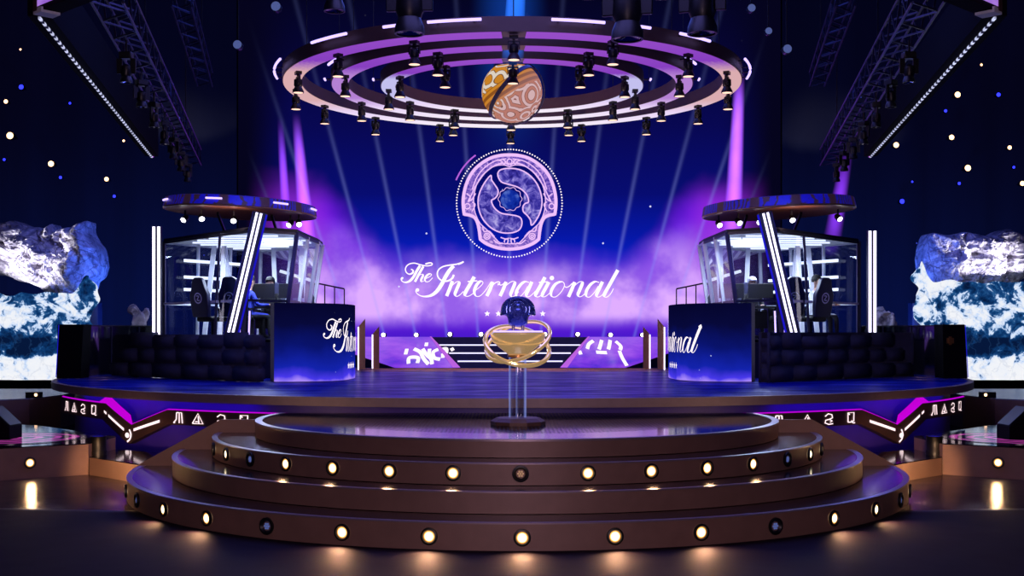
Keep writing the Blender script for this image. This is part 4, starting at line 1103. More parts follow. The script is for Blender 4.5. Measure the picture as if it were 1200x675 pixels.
# leaning pillars, light posts, canopies
spot_p = None
for s in (-1, 1):
    w = 'left' if s < 0 else 'right'
    t = thing('leaning_light_pillar', f'leaning blue pillar with two white light strips before the {w} booth', 'pillar', (s*6.08, 24.78, DECK), 'leaning light pillars')
    a = Vector((s*6.075, 24.93, DECK+.036)); b = Vector((s*5.255, 24.93, 4.66)); ax = (b-a).normalized(); sd = Vector((ax.z, 0, -ax.x))
    mb = MB(); mb.bar(a, b, .27, .2, up=(0, 1, 0)); obj('shaft', mb, M['navy'], t, smooth=False)
    for q in (-.045, .045):
        mb = MB(); o_ = sd*q+Vector((0, -.108, 0)); mb.bar(a+o_+ax*.03, b+o_-ax*.02, .045, .02, up=(0, 1, 0)); obj('light_strip', mb, M['led_white'], t)
    for q in (-.138, .138):
        mb = MB(); o_ = sd*q; mb.bar(a+o_+ax*.03, b+o_-ax*.02, .008, .16, up=(0, 1, 0)); obj('side_glow', mb, M['led_blue'], t)
    for k, xx in enumerate((.32, .52)):
        mb = MB(); mb.bar(a+Vector((-s*xx, .12, 0)), a+Vector((-s*(xx+.05), .12, 1.3+.1*k)), .03); obj('strut', mb, M['led_violet'], t)
    X = UX(183 if s < 0 else 1022.5, 26.9); zt = UZ(265 if s < 0 else 270, 26.9)
    t = thing('light_post', f'upright post with twin white light strips at the outer {w} corner of the booth', 'post', (X, 26.9, DECK), 'upright light posts')
    mb = MB(); mb.box((X, 26.97, (DECK+zt)/2), (.2, .1, zt-DECK)); obj('post_body', mb, M['navy'], t, smooth=False)
    for q in (-.055, .055):
        mb = MB(); mb.box((X+q, 26.905, (DECK+zt)/2), (.055, .03, zt-DECK-.02)); obj('light_strip', mb, M['led_white'], t)
    # canopy
    D, R, Z = 26.0, 1.6, 4.72; cxx = UX(282 if s < 0 else 912, D)
    t = thing('canopy', f'round copper canopy with blue winged rim above the {w} glass booth', 'canopy', (cxx, D, Z), 'round canopies over the booths')
    t.rotation_euler = (0, math.radians(-s*2.8), 0)
    mb = MB(); mb.lathe([(R-.02, .03), (R+.04, .06), (R, .25), (R-.1, .27), (R-.2, .22)], 40, caps=False); obj('rim', mb, M['wings'], t, local=True)
    mb = MB(); mb.lathe([(.001, .10), (R-.35, .06), (R-.02, .03)], 40, caps=False); obj('underside', mb, M['copper'], t, local=True)
    mb = MB(); mb.lathe([(R-.2, .22), (.001, .24)], 40, caps=False); obj('top_cover', mb, M['navy'], t, local=True)
    mb = MB(); mb.tube([((R+.02)*math.cos(a), (R+.02)*math.sin(a), .04) for a in [2*PI*i/60 for i in range(60)]], .018, 6, True); obj('gold_edge', mb, M['gold'], t, local=True)
    for dg in (-150, -97, -48, -8) if s < 0 else ():
        a0 = math.radians(dg-6); a1 = math.radians(dg+6)
        mb = MB(); mb.tube([((R+.045)*math.cos(a0+(a1-a0)*k/5), (R+.045)*math.sin(a0+(a1-a0)*k/5), .17) for k in range(6)], .022, 6); obj('light_dash', mb, M['led_violet'], t, local=True)
    for q in (-.5, .5): mb = MB(); mb.bar((q*1.2, .4, .05), (q*1.2, 1.2, -.32), .05); obj('support_arm', mb, M['black'], t, local=True)
    cans = [(-1.26, .2), (-.78, -.3), (-.1, -.2), (1.05, .2), (1.28, -.1)] if s < 0 else [(1.3, .0), (.22, -.3), (-.41, -.1), (-.91, -.2), (-1.28, .1)]
    for i, (cx_, cy_) in enumerate(cans):
        if spot_p is None:
            spot_p = thing('canopy_spotlight', 'x', 'spotlight')
            mb = MB(); mb.bar((0, 0, 0), (0, 0, -.12), .03); obj('hanger', mb, M['black'], spot_p, local=True)
            mb = MB(); mb.lathe([(.045, .08), (.065, .04), (.07, -.08)], 14, c=(0, 0, 0), axis='Y')
            Rm = Matrix.Rotation(math.radians(35), 3, 'X'); mb.v = [Rm @ v+Vector((0, 0, -.18)) for v in mb.v]; obj('can', mb, M['black'], spot_p, local=True)
            mb = MB(); mb.lathe([(.06, -.083), (.001, -.088)], 14, axis='Y', caps=False); mb.v = [Rm @ v+Vector((0, 0, -.18)) for v in mb.v]; obj('lens', mb, M['whitelens'], spot_p, local=True)
            o = spot_p
        else: o = copy_tree(spot_p)
        o.location = (cxx+cx_, D+cy_, Z+.06+s*.049*cx_)
        o.rotation_euler = (0, 0, .5*math.sin(i*2.+s))
        tag(o, f'small black spotlight hanging under the {w} canopy, {ORD[i]} from its outer edge', 'spotlight', 'spotlights under the canopies')
    # railing on a riser behind the booth
    t = thing('riser_platform', f'tall black riser behind the {w} booth carrying a handrail', 'platform', (s*4.85, 31.5, DECK))
    mb = MB(); mb.box((s*4.85, 32.0, (DECK+2.86)/2), (.95, .8, 2.86-DECK)); obj('body', mb, M['navy'], t, smooth=False)
    t = thing('handrail', f'short dark metal handrail on the riser beside the {w} booth', 'handrail', (s*4.7, 31.8, 2.861))
    x0, x1 = s*5.2, s*4.42; h0, h1 = .62, .46
    mb = MB(); mb.tube([(x0, 31.8, 2.86+h0), (x1, 31.8, 2.86+h1)], .02, 8); obj('top_rail', mb, M['black'], t)
    for k in range(4):
        u = k/3; mb = MB(); mb.tube([(x0+(x1-x0)*u, 31.8, 2.862), (x0+(x1-x0)*u, 31.8, 2.86+h0+(h1-h0)*u)], .016, 8); obj('post', mb, M['black'], t)

# ------------------------------------------------------------------ trophy on its stand
TX, TY, TZ = .007, 15.7, .9465
st = thing('trophy_stand', 'clear acrylic tube stand on a low bronze base on the podium', 'stand', (TX, TY, TZ))
mb = MB(); mb.lathe([(.36, 0), (.365, .045), (.30, .085), (.29, .09)], 10, c=(TX, TY, TZ)); obj('base', mb, M['bronze'], st, smooth=False)
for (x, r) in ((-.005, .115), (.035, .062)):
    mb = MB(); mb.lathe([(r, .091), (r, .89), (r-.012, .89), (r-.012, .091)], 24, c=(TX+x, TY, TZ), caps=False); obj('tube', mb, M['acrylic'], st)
mb = MB(); mb.lathe([(.14, .885), (.14, .91)], 24, c=(TX, TY, TZ)); obj('collar', mb, M['gold'], st)
M['goldglow'] = pbr('self_glow_gold', 'f2c88c', .2, .85, .4, 5, .15, 7, emit='ffcf90', es=.3)  # part of the gold's brightness is added as emission
orb = thing('gold_orbit_bowl', 'golden bowl wrapped in two tilted gold rings on the acrylic stand', 'bowl', (TX, TY, TZ+.91))
zc = UZ(400, TY)
mb = MB(); mb.lathe([(.12, TZ+.91-zc), (.25, -.08), (.34, .0), (.365, .09), (.35, .12), (.30, .10), (.12, .06), (.001, .06)], 32, c=(TX, TY, zc), caps=False); obj('bowl', mb, M['goldglow'], orb)
mb = MB(); mb.lathe([(.325, .112), (.325, .14), (.31, .14), (.3, .115)], 32, c=(TX, TY, zc)); obj('light_ring', mb, M['led_violet'], orb)
def tilt_ring(R, r, rx, ry, c, sq=1.):
    rot = Matrix.Rotation(math.radians(ry), 3, 'Y') @ Matrix.Rotation(math.radians(rx), 3, 'X')
    return [Vector(c)+rot @ Vector((R*math.cos(2*PI*i/64), sq*R*math.sin(2*PI*i/64), 0)) for i in range(64)]
mb = MB(); mb.tube(tilt_ring(.43, .03, 34, 14, (TX-.01, TY, UZ(405, TY))), .03, 8, True); obj('orbit_ring', mb, M['goldglow'], orb)
mb = MB(); mb.tube(tilt_ring(.44, .026, 30, -22, (TX+.0, TY, UZ(400, TY))), .026, 8, True); obj('orbit_ring', mb, M['goldglow'], orb)
# shield trophy
M['aegis'] = pbr('dark_blue_shield', '1a2a86', .3, .5, .6, 9, .9, 22)
M['aegislight'] = pbr('blue_steel_relief', '6a80d8', .25, .7, .3, 9)
zz = lambda y: UZ(y, TY)
tr = thing('shield_trophy', 'dark blue winged shield trophy standing above the golden bowl', 'trophy', (TX, TY, zz(383)))
half = [(0,347),(8,348.2),(14,351.5),(18.5,357),(20.3,364),(20.4,369.5),(16,369.3),(12.6,371.5),(11.4,377),(10.8,380),(6,382.5),(0,383)]
cur = crom([Vector(p) for p in half], 4); loop = [Vector((-p.x, p.y)) for p in cur]+[p for p in reversed(cur[1:-1])]
px = lambda v: v*TY/F
mb = MB(); n = len(loop)
for k, (sc_, dy) in enumerate(((1, .05), (1, 0), (.9, -.045), (.7, -.06), (.35, -.075))):
    for p in loop: mb.v.append(Vector((TX+px(p.x*sc_), TY+dy, zz(364+(p.y-364)*sc_))))
for k in range(4):
    for i in range(n): mb.face((k*n+i, k*n+(i+1) % n, (k+1)*n+(i+1) % n, (k+1)*n+i))
mb.face(tuple(range(n))[::-1]); mb.face(tuple(range(4*n, 5*n))); obj('shield', mb, M['aegis'], tr)
mb = MB(); mb.lathe([(.05, 0), (.045, .03), (.025, .055), (.001, .06)], 18, c=(TX, TY, 0), axis='Y', caps=False)
mb.v = [Vector((v.x, TY-.07-(v.y-TY), v.z+zz(360))) for v in mb.v]; obj('boss', mb, M['aegislight'], tr)
mb = MB()
for sgn in (1,):
    for R0 in (13.5, 9.5):
        mb.tube([(TX+px(R0*math.sin(a)), TY-.062-(.012 if R0 < 10 else 0), zz(363-R0*math.cos(a))) for a in [-2.2+4.4*i/24 for i in range(25)]], .008, 6)
obj('relief_line', mb, M['aegislight'], tr)
for q in (-1, 1):
    mb = MB(); mb.lathe([(.022, 0), (.022, zz(381)-zz(390.5))], 10, c=(TX+q*px(5.5), TY, zz(390.5))); obj('prong', mb, M['lip'], tr)

# ------------------------------------------------------------------ ceiling rings with hanging spotlights
RD, RZ = 26.0, 7.45
def ring(R, wd, name, label, side, hgt, dashes, cab):
    t = thing('ceiling_ring', label, 'ring light', (0, RD, RZ), 'suspended ceiling rings')
    mb = MB(); mb.annulus(R-wd, R, .02, .02+hgt, n=120); obj('frame', mb, M['brown'], t, local=True)
    gap = .045
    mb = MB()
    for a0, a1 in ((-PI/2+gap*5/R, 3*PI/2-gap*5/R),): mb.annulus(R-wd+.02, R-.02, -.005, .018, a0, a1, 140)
    obj('glow_panel', mb, ring_panel('ring_glow_'+name, side, R), t, local=True)
    for a, ln in dashes:
        mb = MB(); a = math.radians(a)
        mb.tube([((R+.16)*math.sin(a+ln*(k/6-.5)/R), -(R+.16)*math.cos(a+ln*(k/6-.5)/R), .2) for k in range(7)], .028, 6); d = obj('light_dash', mb, M['led_violet'], t, local=True)
        mb = MB(); 
        for e in (-.35, .35): mb.bar(((R-.02)*math.sin(a+ln*e/R), -(R-.02)*math.cos(a+ln*e/R), .2), ((R+.15)*math.sin(a+ln*e/R), -(R+.15)*math.cos(a+ln*e/R), .2), .02)
        obj('bracket', mb, M['black'], t, local=True)
    for k in range(cab):
        a = 2*PI*(k+.5)/cab
        mb = MB(); mb.bar(((R-wd/2)*math.cos(a), (R-wd/2)*math.sin(a), hgt), ((R-wd/2)*math.cos(a), (R-wd/2)*math.sin(a), 13.5), .012); obj('cable', mb, M['cable'], t, local=True)
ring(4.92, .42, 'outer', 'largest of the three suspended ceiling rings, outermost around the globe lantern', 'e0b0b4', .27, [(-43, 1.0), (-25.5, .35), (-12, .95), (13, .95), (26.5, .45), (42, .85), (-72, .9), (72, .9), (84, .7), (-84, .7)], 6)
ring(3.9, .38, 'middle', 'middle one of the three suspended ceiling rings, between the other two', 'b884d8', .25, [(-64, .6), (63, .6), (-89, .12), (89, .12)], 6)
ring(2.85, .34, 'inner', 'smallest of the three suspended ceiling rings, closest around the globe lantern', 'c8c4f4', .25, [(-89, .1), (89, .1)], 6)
pp = None
def pendant(R, deg, label, group):
    global pp
    if pp is None:
        pp = thing('hanging_spotlight', 'x', 'spotlight')
        mb = MB(); mb.box((0, 0, -.03), (.16, .12, .06)); mb.box((0, 0, -.09), (.05, .05, .1)); obj('clamp', mb, M['black'], pp, local=True)
        mb = MB()
        for q in (-1, 1): mb.bar((q*.1, 0, -.1), (q*.1, 0, -.24), .02, .05); 
        mb.bar((-.11, 0, -.11), (.11, 0, -.11), .05, .025); obj('yoke', mb, M['black'], pp, local=True)
        mb = MB(); mb.lathe([(.05, -.14), (.085, -.17), (.088, -.28), (.07, -.31), (.115, -.40), (.118, -.43), (.1, -.43)], 16, caps=False); obj('can', mb, M['black'], pp, local=True)
        mb = MB(); mb.lathe([(.108, -.426), (.001, -.434)], 16, caps=False); obj('lens', mb, M['pend'], pp, local=True)
        o = pp
    else: o = copy_tree(pp)
    a = math.radians(deg); o.location = (R*math.sin(a), RD-R*math.cos(a), RZ-.008); o.rotation_euler = (0, 0, a)
    tag(o, label, 'spotlight', group)
for (R, nn, off, nm) in ((4.7, 16, 0, 'outermost'), (3.72, 8, 22.5, 'middle'), (2.68, 12, 0, 'innermost')):
    for k in range(nn):
        dg = off+360*k/nn
        dd = (dg+180) % 360-180
        sidew = 'left' if dd < -1 else ('right' if dd > 1 and dd < 179 else '')
        place = ('at the rear middle' if abs(abs(dd)-180) < 1 else ('at the front middle' if abs(dd) < 1 else f'{abs(dd):.0f} degrees round to the {sidew} from the front'))
        if nn == 8: place = {22.5: 'foremost', 67.5: 'second from front', 112.5: 'third from front', 157.5: 'rearmost'}[abs(dd)]+f' on its {sidew} half'
        elif 1 < abs(dd) < 179:
            idx = round(abs(dd)/(360/nn)); tot = nn//2-1
            place = f'{ORD[idx-1]} from the front on its {sidew} half'
        pendant(R, dd, f'black spotlight hanging under the {nm} ceiling ring, {place}', f'spotlights on the {nm} ring')

# globe lantern
GZ = UZ(108, RD); GR = .66
t = thing('hanging_globe_lantern', 'gold and cream swirl patterned globe lantern with dark straps inside the ceiling rings', 'lantern', (0, RD, GZ))
prof = [(GR*math.cos(b), GR*math.sin(b)) for b in [(-90+150*i/22)*PI/180 for i in range(23)]]
mb = MB(); mb.lathe([(max(.001, r), h) for r, h in prof], 40, caps=False); obj('globe', mb, M['globe'], t, local=True)
mb = MB(); mb.lathe([(GR*.5, GR*.866), (GR*.62, GR*.80), (GR*.6, GR*.9), (.2, GR*1.05), (.001, GR*1.06)], 30, caps=False); obj('top_cap', mb, M['navy'], t, local=True)
def strap(R, wd, rot, lo=0, hi=360):
    mb = MB(); n = 60
    for i in range(n+1):
        a = math.radians(lo+(hi-lo)*i/n)
        for r, x in ((R, -wd/2), (R, wd/2), (R+.03, wd/2), (R+.03, -wd/2)): mb.v.append(rot @ Vector((x, r*math.cos(a), r*math.sin(a))))
    for i in range(n):
        for k in range(4): mb.face((4*i+k, 4*i+(k+1) % 4, 4*i+4+(k+1) % 4, 4*i+4+k))
    return mb
obj('diagonal_strap', strap(GR+.005, .09, Matrix.Rotation(math.radians(42), 3, 'Y') @ Matrix.Rotation(math.radians(-12), 3, 'Z')), M['greyframe'], t, local=True)
obj('hoop', strap(GR+.035, .05, Matrix.Rotation(math.radians(82), 3, 'Z'), 70, 290), M['greyframe'], t, local=True)
mb = MB(); mb.bar((0, 0, GR*1.05), (0, 0, 13.4), .03); obj('cable', mb, M['cable'], t, local=True)

# ------------------------------------------------------------------ overhead trusses, moving heads, screens
def truss(label, a, b, w=.42, r=.022, group='overhead trusses'):
    a = Vector(a); b = Vector(b); L = (b-a).length; ax = (b-a)/L; sd = ax.cross(Vector((0, 0, 1))).normalized(); up = sd.cross(ax)
    t = thing('hanging_truss', label, 'truss', a, group)
    cr = [sd*-w/2+up*w/2, sd*w/2+up*w/2, sd*w/2-up*w/2, sd*-w/2-up*w/2]
    for c in cr: mb = MB(); mb.tube([a+c, b+c], r, 6); obj('chord', mb, M['truss'], t)
    mb = MB(); n = int(L/.5)
    for i in range(n):
        p, q = a+ax*L*i/n, a+ax*L*(i+1)/n
        for k in range(4):
            c0, c1 = cr[k], cr[(k+1) % 4]
            mb.bar(p+(c0 if i % 2 else c1), q+(c1 if i % 2 else c0), r*1.1)
    obj('bracing', mb, M['truss'], t, smooth=False)
    mb = MB()
    for u in (.15, .85): p = a+ax*L*u+up*w/2; mb.bar(p, Vector((p.x, p.y, 20.9)), .02)
    obj('hanging_cable', mb, M['cable'], t, smooth=False)
    return a, b
mh = None
def moving_head(loc, label, scale=1., rz=0., group='moving head lights overhead', lens='palelens'):
    global mh
    if mh is None:
        mh = thing('hanging_moving_light', 'x', 'stage light')
        mb = MB(); mb.box((0, 0, -.1), (.36, .3, .2)); obj('base', mb, M['black'], mh, local=True, bevel=.03)
        for q in (-1, 1):
            mb = MB(); mb.bar((q*.2, 0, -.18), (q*.19, 0, -.62), .06, .16, up=(1, 0, 0)); obj('yoke_arm', mb, M['black'], mh, local=True, bevel=.01)
        mb = MB(); mb.lathe([(.08, -.36), (.15, -.42), (.16, -.62), (.13, -.70), (.17, -.8), (.175, -.88), (.15, -.88)], 20, caps=False); obj('head', mb, M['black'], mh, local=True)
        mb = MB(); mb.lathe([(.15, -.87), (.001, -.84)], 20, caps=False); obj('lens', mb, M['blackgloss'], mh, local=True)
        mb = MB(); mb.bar((0, 0, 0), (0, 0, .35), .05); obj('clamp', mb, M['black'], mh, local=True)
        o = mh
    else: o = copy_tree(mh)
    o.location = loc; o.rotation_euler = (0, 0, rz); o.scale = (scale,)*3
    tag(o, label, 'stage light', group); return o
# cross truss just above the picture carrying the dark moving lights
truss('straight black truss spanning above the rings and carrying the moving lights', (-7.2, 18.6, 8.25), (7.2, 18.6, 8.25), .4)
heads = [(480, 1.35), (735, 1.45), (823, 1.35), (392, .95), (605, .62), (690, .72), (775, .72), (868, .7), (420, .6), (540, .6)]
heads.sort()
for i, (px_, sc_) in enumerate(heads):
    moving_head((UX(px_, 18.6), 18.6, 7.99-.0*sc_), f'dark moving stage light on the cross truss above the rings, {ORD[i]} from the left', sc_, .3*math.sin(i*3))
tr_specs = [('left', -1, (130, 0), (232, 190), 15.6, 30.4, 'long sloping truss with clipped lamps beside the ring light'), ('left', -1, (214, -10), (241, 88), 22., 28.5, 'short far truss end close to the ring')]
for s in (-1, 1):
    w = 'left' if s < 0 else 'right'
    m_ = lambda p: Vector((p.x if s < 0 else -p.x, p.y, p.z))
    a, b = m_(U(125, -12, 15.4)), m_(U(226, 190, 30.4)); a.z = b.z = 6.62
    truss(f'long truss with many clipped lamps above the {w} side of the stage', a, b, .4)
    for k in range(7):
        u = .12+.125*k; p = a.lerp(b, u)
        moving_head((p.x+.02, p.y, p.z-.43), f'small dark lamp clipped under the long {w} truss, {ORD[k]} from the hall end', .5, k*.7, f'lamps under the long {w} truss')
    a, b = m_(U(212, -8, 22.)), m_(U(240, 92, 29.2)); a.z = b.z = 8.35
    truss(f'short far truss beside the ceiling rings on the {w}', a, b, .35)
    # batten with light line
    a, b = m_(U(46, 22, 16.)), m_(U(178, 185, 28.7)); a.z = b.z = 6.37
    t = thing('hanging_light_batten', f'long black overhead batten edged with a dashed white light line on the {w}', 'batten', a, 'overhead light battens')
    ax = (b-a).normalized(); mb = MB(); mb.bar(a+Vector((0, 0, .42)), b+Vector((0, 0, .42)), .3, .8); obj('beam', mb, M['blackmatte'], t, smooth=False)
    mb = MB(); mb.bar(a, b, .034, .03); obj('light_line', mb, M['dashline'], t, smooth=False)
    mb = MB(); mb.bar(b+ax*.02+Vector((0, 0, 0)), b+ax*.02+Vector((0, 0, .36)), .06); obj('end_light', mb, M['pinkarc'], t, smooth=False)
    mb = MB()
    for u in (.1, .9): p = a.lerp(b, u); mb.bar((p.x, p.y, p.z+.8), (p.x, p.y, 20.9), .025)
    obj('cable', mb, M['cable'], t, smooth=False)
    # hung purple screen corner
    c = m_(Vector((-6.23, 15.5, 6.33))); dr = Vector((.72*-s, -.69, 0)); up = Vector((0, 0, 1)); nr = Vector((s*.69, -.72, 0)).normalized()
    t = thing('hanging_side_screen', f'corner of a bright purple screen hung high on the {w}', 'screen', c, 'hung side screens')
    e = c+dr*3.
    mb = MB(); mb.add([c+nr*.01+up*.05, e+nr*.01+up*.05, e+nr*.01+up*2.2, c+nr*.01+up*2.2], [(0,1,2,3)]); obj('display', mb, M['topled'], t, smooth=False)
    mb = MB(); mb.bar(c-dr*.04-nr*.12, c-dr*.04+up*2.2-nr*.12, .1, .28, up=nr); obj('side_frame', mb, M['brown'], t, smooth=False)
    mb = MB(); mb.bar(c-dr*.1-nr*.12, c+dr*.12-nr*.12, .26, .07); obj('corner_plate', mb, M['white'], t, smooth=False)
    mb = MB(); mb.bar(c-nr*.15+up*1.1, e-nr*.15+up*1.1, .26, 2.2); obj('housing', mb, M['blackmatte'], t, smooth=False)
    mb = MB(); mb.bar(c+dr*1.5-nr*.15+up*2.2, Vector((c.x+dr.x*1.5, c.y+dr.y*1.5, 20.9)), .03); obj('cable', mb, M['cable'], t, smooth=False)
# pale round par cans
pc = None
for i, (px_, py_, sc_) in enumerate(((323, 7, 1.1), (278, 52, 1.), (881, 9, .9), (901, 36, .8), (923, 57, 1.))):
    if pc is None:
        pc = thing('hanging_round_lamp', 'x', 'lamp')
        mb = MB(); mb.lathe([(.06, .22), (.09, .18), (.1, 0), (.09, 0)], 20, axis='Y', caps=False); obj('can', mb, M['black'], pc, local=True)
        mb = MB(); mb.lathe([(.088, .01), (.001, -.005)], 20, axis='Y', caps=False); obj('lens', mb, M['palelens'], pc, local=True)
        mb = MB(); mb.bar((0, .1, .08), (0, .1, 12.), .02); obj('hanger', mb, M['cable'], pc, local=True)
        o = pc
    else: o = copy_tree(pc)
    o.location = U(px_, py_, 24.5); o.scale = (sc_, sc_, sc_)
    tag(o, f'pale round lamp hanging {"left" if i < 2 else "right"} of the ceiling rings, {ORD[i if i < 2 else i-2]} from the left', 'lamp', 'pale round lamps')

# lamps on the dark back drape
wl = {}
def wall_lamp(px_, py_, kind, r, label):
    key = kind
    if key not in wl:
        o = thing('hanging_drape_lamp', 'x', 'lamp')
        mb = MB(); mb.lathe([(.1, .35), (.16, .3), (.19, 0), (.17, -.02)], 16, axis='Y'); obj('can', mb, M['black'], o, local=True)
        mb = MB(); mb.lathe([(.15, -.03), (.001, -.05)], 16, axis='Y', caps=False); obj('lens', mb, M['amber'] if kind == 'amber' else (M['bluelens'] if kind == 'blue' else M['whitelens']), o, local=True)
        mb = MB(); mb.bar((0, .28, 0), (0, .75, 0), .06); obj('bracket', mb, M['black'], o, local=True)
        wl[key] = o
    else: o = copy_tree(wl[key])
    o.location = U(px_, py_, 52.7); o.scale = (r, r, r)
    tag(o, label, 'lamp', f'{kind} lamps on the dark drapes')
for side, L in (('left', [(7,119,.6,'amber'),(12,159,1.0,'amber'),(60,192,.85,'amber'),(125,210,.65,'amber'),(145,165,.35,'amber'),(25,102,.7,'blue'),(5,187,.4,'blue'),(71,208,.45,'blue'),(134,230,.45,'blue'),(82,121,.35,'blue'),(24,58,.3,'amber')]),
                ('right', [(1122,111,.85,'amber'),(1115,161,.75,'amber'),(1134,197,.9,'amber'),(1183,173,.6,'amber'),(1198,215,.7,'amber'),(1050,170,.8,'amber'),(1150,76,.35,'amber'),(1170,111,.6,'blue'),(1108,130,.45,'blue'),(1124,215,.45,'blue'),(1188,196,.4,'blue'),(1057,236,.7,'blue'),(1069,213,.3,'blue')])):
    cnt = {'amber': 0, 'blue': 0}
    for (x, y, r, kd) in sorted(L):
        wall_lamp(x, y, kd, r, f'small glowing {kd} lamp on the dark {side} drape, {ORD[cnt[kd]]} {kd} from the left'); cnt[kd] += 1

# ------------------------------------------------------------------ icy cliffs at the sides
def rock_mesh(cx, cy, cz, rx, ry, rz, seed, amp=.35, sub=5, fr=1.):
    bm = bmesh.new(); bmesh.ops.create_icosphere(bm, subdivisions=sub, radius=1.)
    for v in bm.verts:
        p = v.co.copy()
        q = Vector((math.copysign(abs(p.x)**.55, p.x), math.copysign(abs(p.y)**.7, p.y), math.copysign(abs(p.z)**.6, p.z)))
        w = Vector((q.x*rx, q.y*ry, q.z*rz))
        s_ = Vector((seed*7.1, seed*3.3, seed*1.7))
        dv, pts_ = noise.voronoi(Vector((w.x*.9, w.y*.9, w.z*.7))*fr+s_)
        crack = min(.35, dv[1]-dv[0])
        dv2, _ = noise.voronoi(Vector((w.x*2.1, w.y*2.1, w.z*1.7))*fr+s_)
        h = .45+crack*.9+(noise.cell(pts_[0]*5.)-.5)*.5+min(.3, dv2[1]-dv2[0])*.45+noise.noise(w*.6*fr+s_)*.5+noise.noise(w*4.*fr+s_)*.12
        v.co = Vector((cx, cy, cz))+w+p*amp*(h-.6)
    V = [v.co.copy() for v in bm.verts]; bm.verts.index_update(); FF = [[v.index for v in f.verts] for f in bm.faces]; bm.free()
    return V, FF
def crag_mesh(TP, BP, y, seed):
    nx, nz = 130, 70; V = []; FF = []
    def at(L, x):
        for (a, b), (c, d) in zip(L, L[1:]):
            if a <= x <= c: return b+(d-b)*(x-a)/(c-a)
        return L[-1][1]
    x0, x1 = TP[0][0], TP[-1][0]
    for j in range(nz+1):
        for i in range(nx+1):
            u, v = i/nx, j/nz; px = x0+(x1-x0)*u
            p = U(px, at(BP, px)+(at(TP, px)-at(BP, px))*v, y)
            bul = (max(0., 1-(2*v-1)**2)**.5)*(min(1, 6*u*(1-u)+.15))
            q = Vector((p.x+seed*9, p.z*1.1, seed))
            wq = q+Vector((noise.noise(q*.8), noise.noise(q*.8+Vector((5, 1, 2))), 0))*.5
            h = noise.ridged_multi_fractal(Vector((wq.x*.75+wq.y*.4, wq.y*.55, seed)), .9, 2.2, 6, 1., 2.)*.5
            dv, _ = noise.voronoi(Vector((wq.x*1.1, wq.y*.8, 0)))
            h += min(.45, dv[1]-dv[0])*.8
            d_ = .25+bul*.7+(.3+.7*bul)*h*1.0+(noise.ridged_multi_fractal(q*2.6, .8, 2.2, 4, 1., 2.)-.8)*.16*(.4+bul)
            V.append(Vector((p.x+(noise.noise(q*2.2)*.12), y+.9-d_, p.z+noise.noise(q*1.7+Vector((3, 3, 3)))*.13)))
    n1 = nx+1
    for j in range(nz):
        for i in range(nx): a = j*n1+i; FF.append((a, a+1, a+n1+1, a+n1))
    rim = [i for i in range(n1)]+[j*n1+nx for j in range(1, nz+1)]+[nz*n1+i for i in range(nx-1, -1, -1)]+[j*n1 for j in range(nz-1, 0, -1)]
    b = len(V); V += [Vector((V[i].x, y+1.3, V[i].z)) for i in rim]; m = len(rim)
    FF += [(rim[k], rim[(k+1) % m], b+(k+1) % m, b+k) for k in range(m)]+[tuple(range(b, b+m))]
    return V, FF
def cliff_mesh(x0, x1, y, z0, z1, seed, edge):
    nx, nz = 120, 70; V = []; FF = []
    for j in range(nz+1):
        for i in range(nx+1):
            u, v = i/nx, j/nz
            x = x0+(x1-x0)*u; z = z0+(z1-z0)*v
            p = Vector((x*.9+seed, 0, z*.9))
            h = noise.ridged_multi_fractal(p, 1., 2.1, 5, 1., 2.)*.28
            e = u if edge < 0 else 1-u       # distance from the inner edge
            z += .75*math.exp(-((1-e-.04)/.05)**2)*v**3 if edge < 0 else .75*math.exp(-((1-e-.03)/.04)**2)*v**3
            x += (noise.noise(Vector((seed, z*2.2, 0)))*.35 if (u < .03 or u > .97) else 0)
            V.append(Vector((x, y-h-.4*v*(1-v), z+ (noise.noise(Vector((x*1.4, seed, 3)))*.22 if j == nz else 0))))
    for j in range(nz):
        for i in range(nx): a = j*(nx+1)+i; FF.append((a, a+1, a+nx+2, a+nx+1))
    b = len(V)
    for i in (0, nx): 
        pass
    return V, FF
